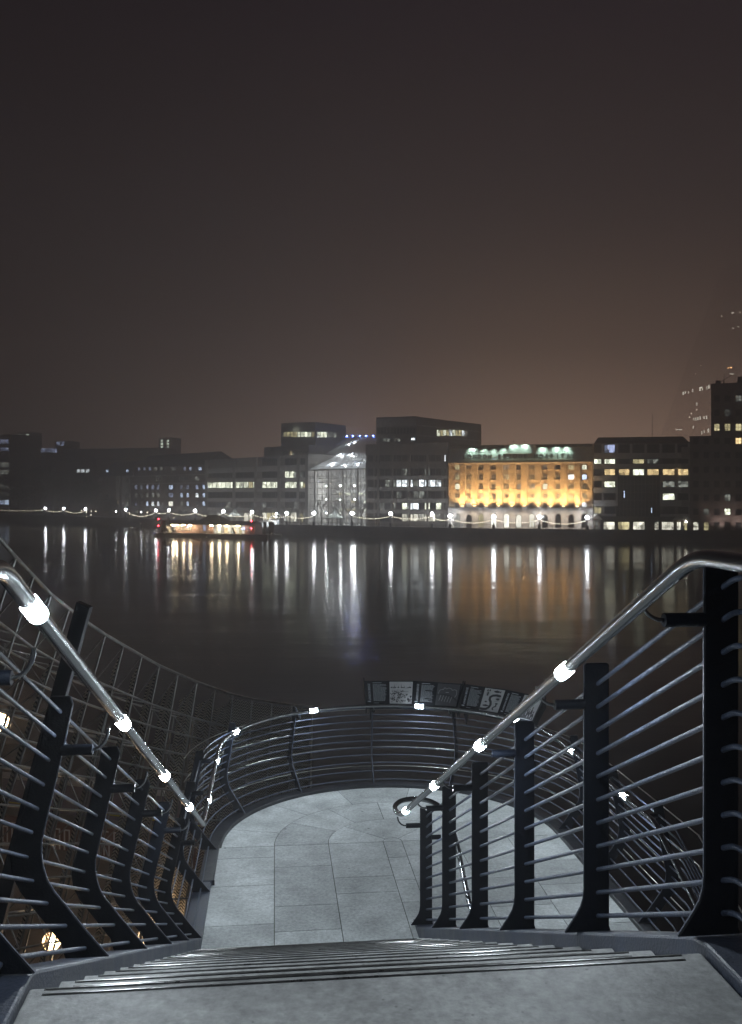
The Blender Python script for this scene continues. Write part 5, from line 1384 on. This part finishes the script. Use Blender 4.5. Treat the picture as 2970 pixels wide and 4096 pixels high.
# arched glass entrance
ge = thing('arched_glass_canopy', 'white arched glass entrance canopy at the top of the gangway', 'canopy', quay_pt(1105, 3)); R7 = ge.name
cx_ = quay_pt(uP(1390), 3); rr = 84*.3647*236*K/FPX; zc = E-(vP(360)-HZ)*cx_.y/FPX
q = MB(); arcp = [Vector((cx_.x+rr*math.cos(PI-PI*i/16), cx_.y, zc+rr*.72*math.sin(PI*i/16))) for i in range(17)]
q.add(arcp+[p+Vector((0, 5, 0)) for p in arcp], [(i, i+1, 18+i, 17+i) for i in range(16)]); q.build('glazing', 'whitestone_glow', R7)
q = MB()
for y_ in (0, 1.7, 3.4, 5): q.tube([p+Vector((0, y_, .04)) for p in arcp], .08, 5)
for i in (0, 3, 6, 8, 10, 13, 16): q.tube([arcp[i], arcp[i]+Vector((0, 5, 0))], .05, 4)
for i in (0, 16): q.tube([arcp[i], Vector((arcp[i].x, arcp[i].y, QZ))], .1, 5); q.tube([arcp[i]+Vector((0, 5, 0)), Vector((arcp[i].x, arcp[i].y+5, QZ))], .1, 5)
q.build('ribs', 'whitestone', R7)
bulb(R7, Vector((cx_.x-.3, cx_.y+1.0, zc+rr*.45)), .3, 'alight', 'inner_lamp', 900, (.95, .98, 1)); bulb(R7, Vector((cx_.x, cx_.y-.6, zc+rr*.85)), .3, 'globe', 'top_lamp')

# ------------------------------------------------------------------ bare trees, dark leafy trees
def bare_tree(u, Y, H, label, seed):
    random.seed(seed); b = Vector(((u-1485)/FPX*Y*K, Y*K, QZ)); t = thing('bare_tree', label, 'tree', b, 'bare winter trees on the promenade')
    MB().tube([b, b+Vector((.1, 0, H*.18)), b+Vector((0, 0, H*.36))], .2, 7, taper=[.28, .22, .18]).build('trunk', 'bark', t.name)
    q = MB()
    def br(p, d, L, r, lv):
        e = p+d*L; mid = p+d*L*.5+Vector((random.gauss(0, .06), random.gauss(0, .06), 0))*L; q.tube([p, mid, e], r, 4 if lv < 3 else 3, taper=[r, r*.8, r*.6], cap=False)
        if lv >= 5: return
        for _ in range(3 if lv < 3 else 2 if random.random() < .8 else 3):
            nd = (d+Vector((random.gauss(0, .42), random.gauss(0, .42), random.uniform(-.05, .35)))).normalized(); br(p+d*L*random.uniform(.55, 1), nd, L*random.uniform(.62, .82), r*.62, lv+1)
    for _ in range(5): br(b+Vector((0, 0, H*random.uniform(.25, .36))), Vector((random.gauss(0, .5), random.gauss(0, .5), 1)).normalized(), H*.24, .10, 1)
    q.build('crown', 'bark', t.name)
for i, (u, Y, H, lb) in enumerate(((1286, 232, 11.5, 'bare tree left of the second tent pavilion'), (1362, 231, 12, 'bare tree rising right behind the second pavilion'), (1405, 233, 9, 'slim bare tree near the lamp in the atrium front'), (1447, 229, 10.5, 'bare tree at the right corner of the atrium'), (1161, 238, 9.5, 'bare tree above the gangway, before the stepped office'), (1050, 243, 8.5, 'bare tree left of the gangway canopy'), (1205, 236, 8.5, 'bare tree just left of the atrium'))):
    bare_tree(u, Y, H, lb, 100+i)
def dark_tree(u, Y, H, R, label, seed):
    random.seed(seed); b = Vector(((u-1485)/FPX*Y*K, Y*K, QZ)); t = thing('dark_tree', label, 'tree', b, 'dark trees at the left of the far bank')
    MB().tube([b, b+Vector((.2, 0, H*.5))], .35, 7, taper=[.5, .3]).build('trunk', 'bark', t.name)
    q = MB(); cl = [(Vector((random.uniform(-1, 1)*R*.7, random.uniform(-1, 1)*R*.6, H*random.uniform(.35, .88))), R*random.uniform(.25, .5)) for _ in range(26)]
    for c, r in cl:
        for _ in range(110):
            d = Vector((random.gauss(0, 1), random.gauss(0, 1), random.gauss(0, 1))).normalized()*r*random.random()**.4; p = b+c+d; s_ = .32
            a = Vector((random.uniform(-1, 1), random.uniform(-1, 1), random.uniform(-1, 1))).normalized()*s_; e = a.cross(Vector((.3, .2, 1)))
            q.add([p-a, p+e, p+a, p-e], [(0, 1, 2, 3)])
    q.build('crown', 'leaf', t.name)
for i, (u, Y, H, R, lb) in enumerate(((70, 352, 22, 10, 'dark tree nearest the left edge office'), (135, 348, 27, 12, 'tall dark tree in front of the unlit building, left one'), (210, 344, 29, 12, 'tallest dark tree before the unlit building'), (280, 340, 24, 10, 'dark tree left of the three lit windows'), (345, 334, 19, 9, 'smaller dark tree below the three lit windows'), (440, 318, 9, 5, 'low dark tree before the brick pier block'))):
    dark_tree(u, Y, H, R, lb, 200+i)

# ------------------------------------------------------------------ haze, world, camera
m, n, l = new_mat('haze_air'); n.remove(n['Principled BSDF'])
pv = n.new('ShaderNodeVolumePrincipled'); pv.inputs['Color'].default_value = (.80, .80, .83, 1); pv.inputs['Density'].default_value = .0028; pv.inputs['Anisotropy'].default_value = .55
l.new(pv.outputs[0], n['Material Output'].inputs['Volume']); M['haze'] = m
q = MB(); q.box(-600, 600, -48, 760, -2.2, 142); hz = q.build('haze', 'haze'); hz['kind'] = 'stuff'

w = bpy.data.worlds.new('World'); S.world = w; w.use_nodes = True
n = w.node_tree.nodes; l = w.node_tree.links; bg = n['Background']
tc = n.new('ShaderNodeTexCoord'); sp = n.new('ShaderNodeSeparateXYZ'); l.new(tc.outputs['Generated'], sp.inputs[0])
cr = n.new('ShaderNodeValToRGB'); el = cr.color_ramp.elements
el[0].position = 0; el[0].color = (.052, .044, .043, 1); el[1].position = 1; el[1].color = (.008, .0065, .0085, 1)
for p_, c_ in ((.15, (.050, .042, .041)), (.28, (.038, .031, .033)), (.4, (.024, .019, .022)), (.5, (.016, .012, .017))):
    e = el.new(p_); e.color = (*c_, 1)
l.new(sp.outputs[2], cr.inputs[0])
mr = n.new('ShaderNodeMapRange'); mr.interpolation_type = 'SMOOTHSTEP'
mr.inputs[1].default_value = -.45; mr.inputs[2].default_value = .15; mr.inputs[3].default_value = .55; mr.inputs[4].default_value = 1.0
l.new(sp.outputs[0], mr.inputs[0])
# the glow of the lit city on the low cloud beyond the far bank, strongest to the right
def wmath(op, a, b_=None):
    q_ = n.new('ShaderNodeMath'); q_.operation = op
    for k_, v_ in enumerate((a, b_)):
        if v_ is None: continue
        if hasattr(v_, 'links'): l.new(v_, q_.inputs[k_])
        else: q_.inputs[k_].default_value = v_
    return q_.outputs[0]
dx = wmath('DIVIDE', wmath('SUBTRACT', sp.outputs[0], .30), .38); dz_ = wmath('DIVIDE', wmath('SUBTRACT', sp.outputs[2], -.03), .15)
ex = wmath('EXPONENT', wmath('MULTIPLY', wmath('ADD', wmath('MULTIPLY', dx, dx), wmath('MULTIPLY', dz_, dz_)), -1.0))
fy = wmath('GREATER_THAN', sp.outputs[1], 0.)
lobe = wmath('MULTIPLY', ex, fy)
gl_ = n.new('ShaderNodeVectorMath'); gl_.operation = 'SCALE'; gl_.inputs[0].default_value = (1.32, .82, .57); l.new(lobe, gl_.inputs['Scale'])
# the night sky itself: a Nishita sky with the sun far below the horizon, plus the city's glow on the cloud
sky = n.new('ShaderNodeTexSky'); sky.sky_type = 'NISHITA'; sky.sun_disc = False; sky.sun_elevation = math.radians(-8); sky.sun_rotation = math.radians(140)
sm_ = n.new('ShaderNodeVectorMath'); sm_.operation = 'SCALE'; l.new(sky.outputs[0], sm_.inputs[0]); sm_.inputs['Scale'].default_value = .05
vm = n.new('ShaderNodeVectorMath'); vm.operation = 'SCALE'; l.new(cr.outputs[0], vm.inputs[0]); l.new(mr.outputs[0], vm.inputs['Scale'])
ad = n.new('ShaderNodeVectorMath'); ad.operation = 'ADD'; l.new(vm.outputs[0], ad.inputs[0]); l.new(sm_.outputs[0], ad.inputs[1])
a2_ = n.new('ShaderNodeVectorMath'); a2_.operation = 'ADD'; l.new(ad.outputs[0], a2_.inputs[0]); l.new(gl_.outputs[0], a2_.inputs[1])
l.new(a2_.outputs[0], bg.inputs[0]); bg.inputs[1].default_value = 1.0

cam = bpy.data.cameras.new('camera'); co = bpy.data.objects.new('camera', cam); COL.objects.link(co); S.camera = co
co.location = (0, 0, E); co.rotation_euler = (PI/2, 0, 0)
cam.sensor_fit = 'HORIZONTAL'; cam.sensor_width = 24; cam.lens = FPX/2970*24; cam.clip_end = 5000; cam.clip_start = .05
# with a horizontal sensor fit the shift is measured in sensor widths
cam.shift_y = -68/2970
S.view_settings.view_transform = 'Standard'; S.view_settings.look = 'None'; S.view_settings.exposure = 0; S.view_settings.gamma = 1
S.cycles.use_denoising = True
S.cycles.volume_bounces = 1; S.cycles.max_bounces = 6; S.cycles.transparent_max_bounces = 8
S.cycles.sample_clamp_indirect = 3.0
S.cycles.use_light_tree = True
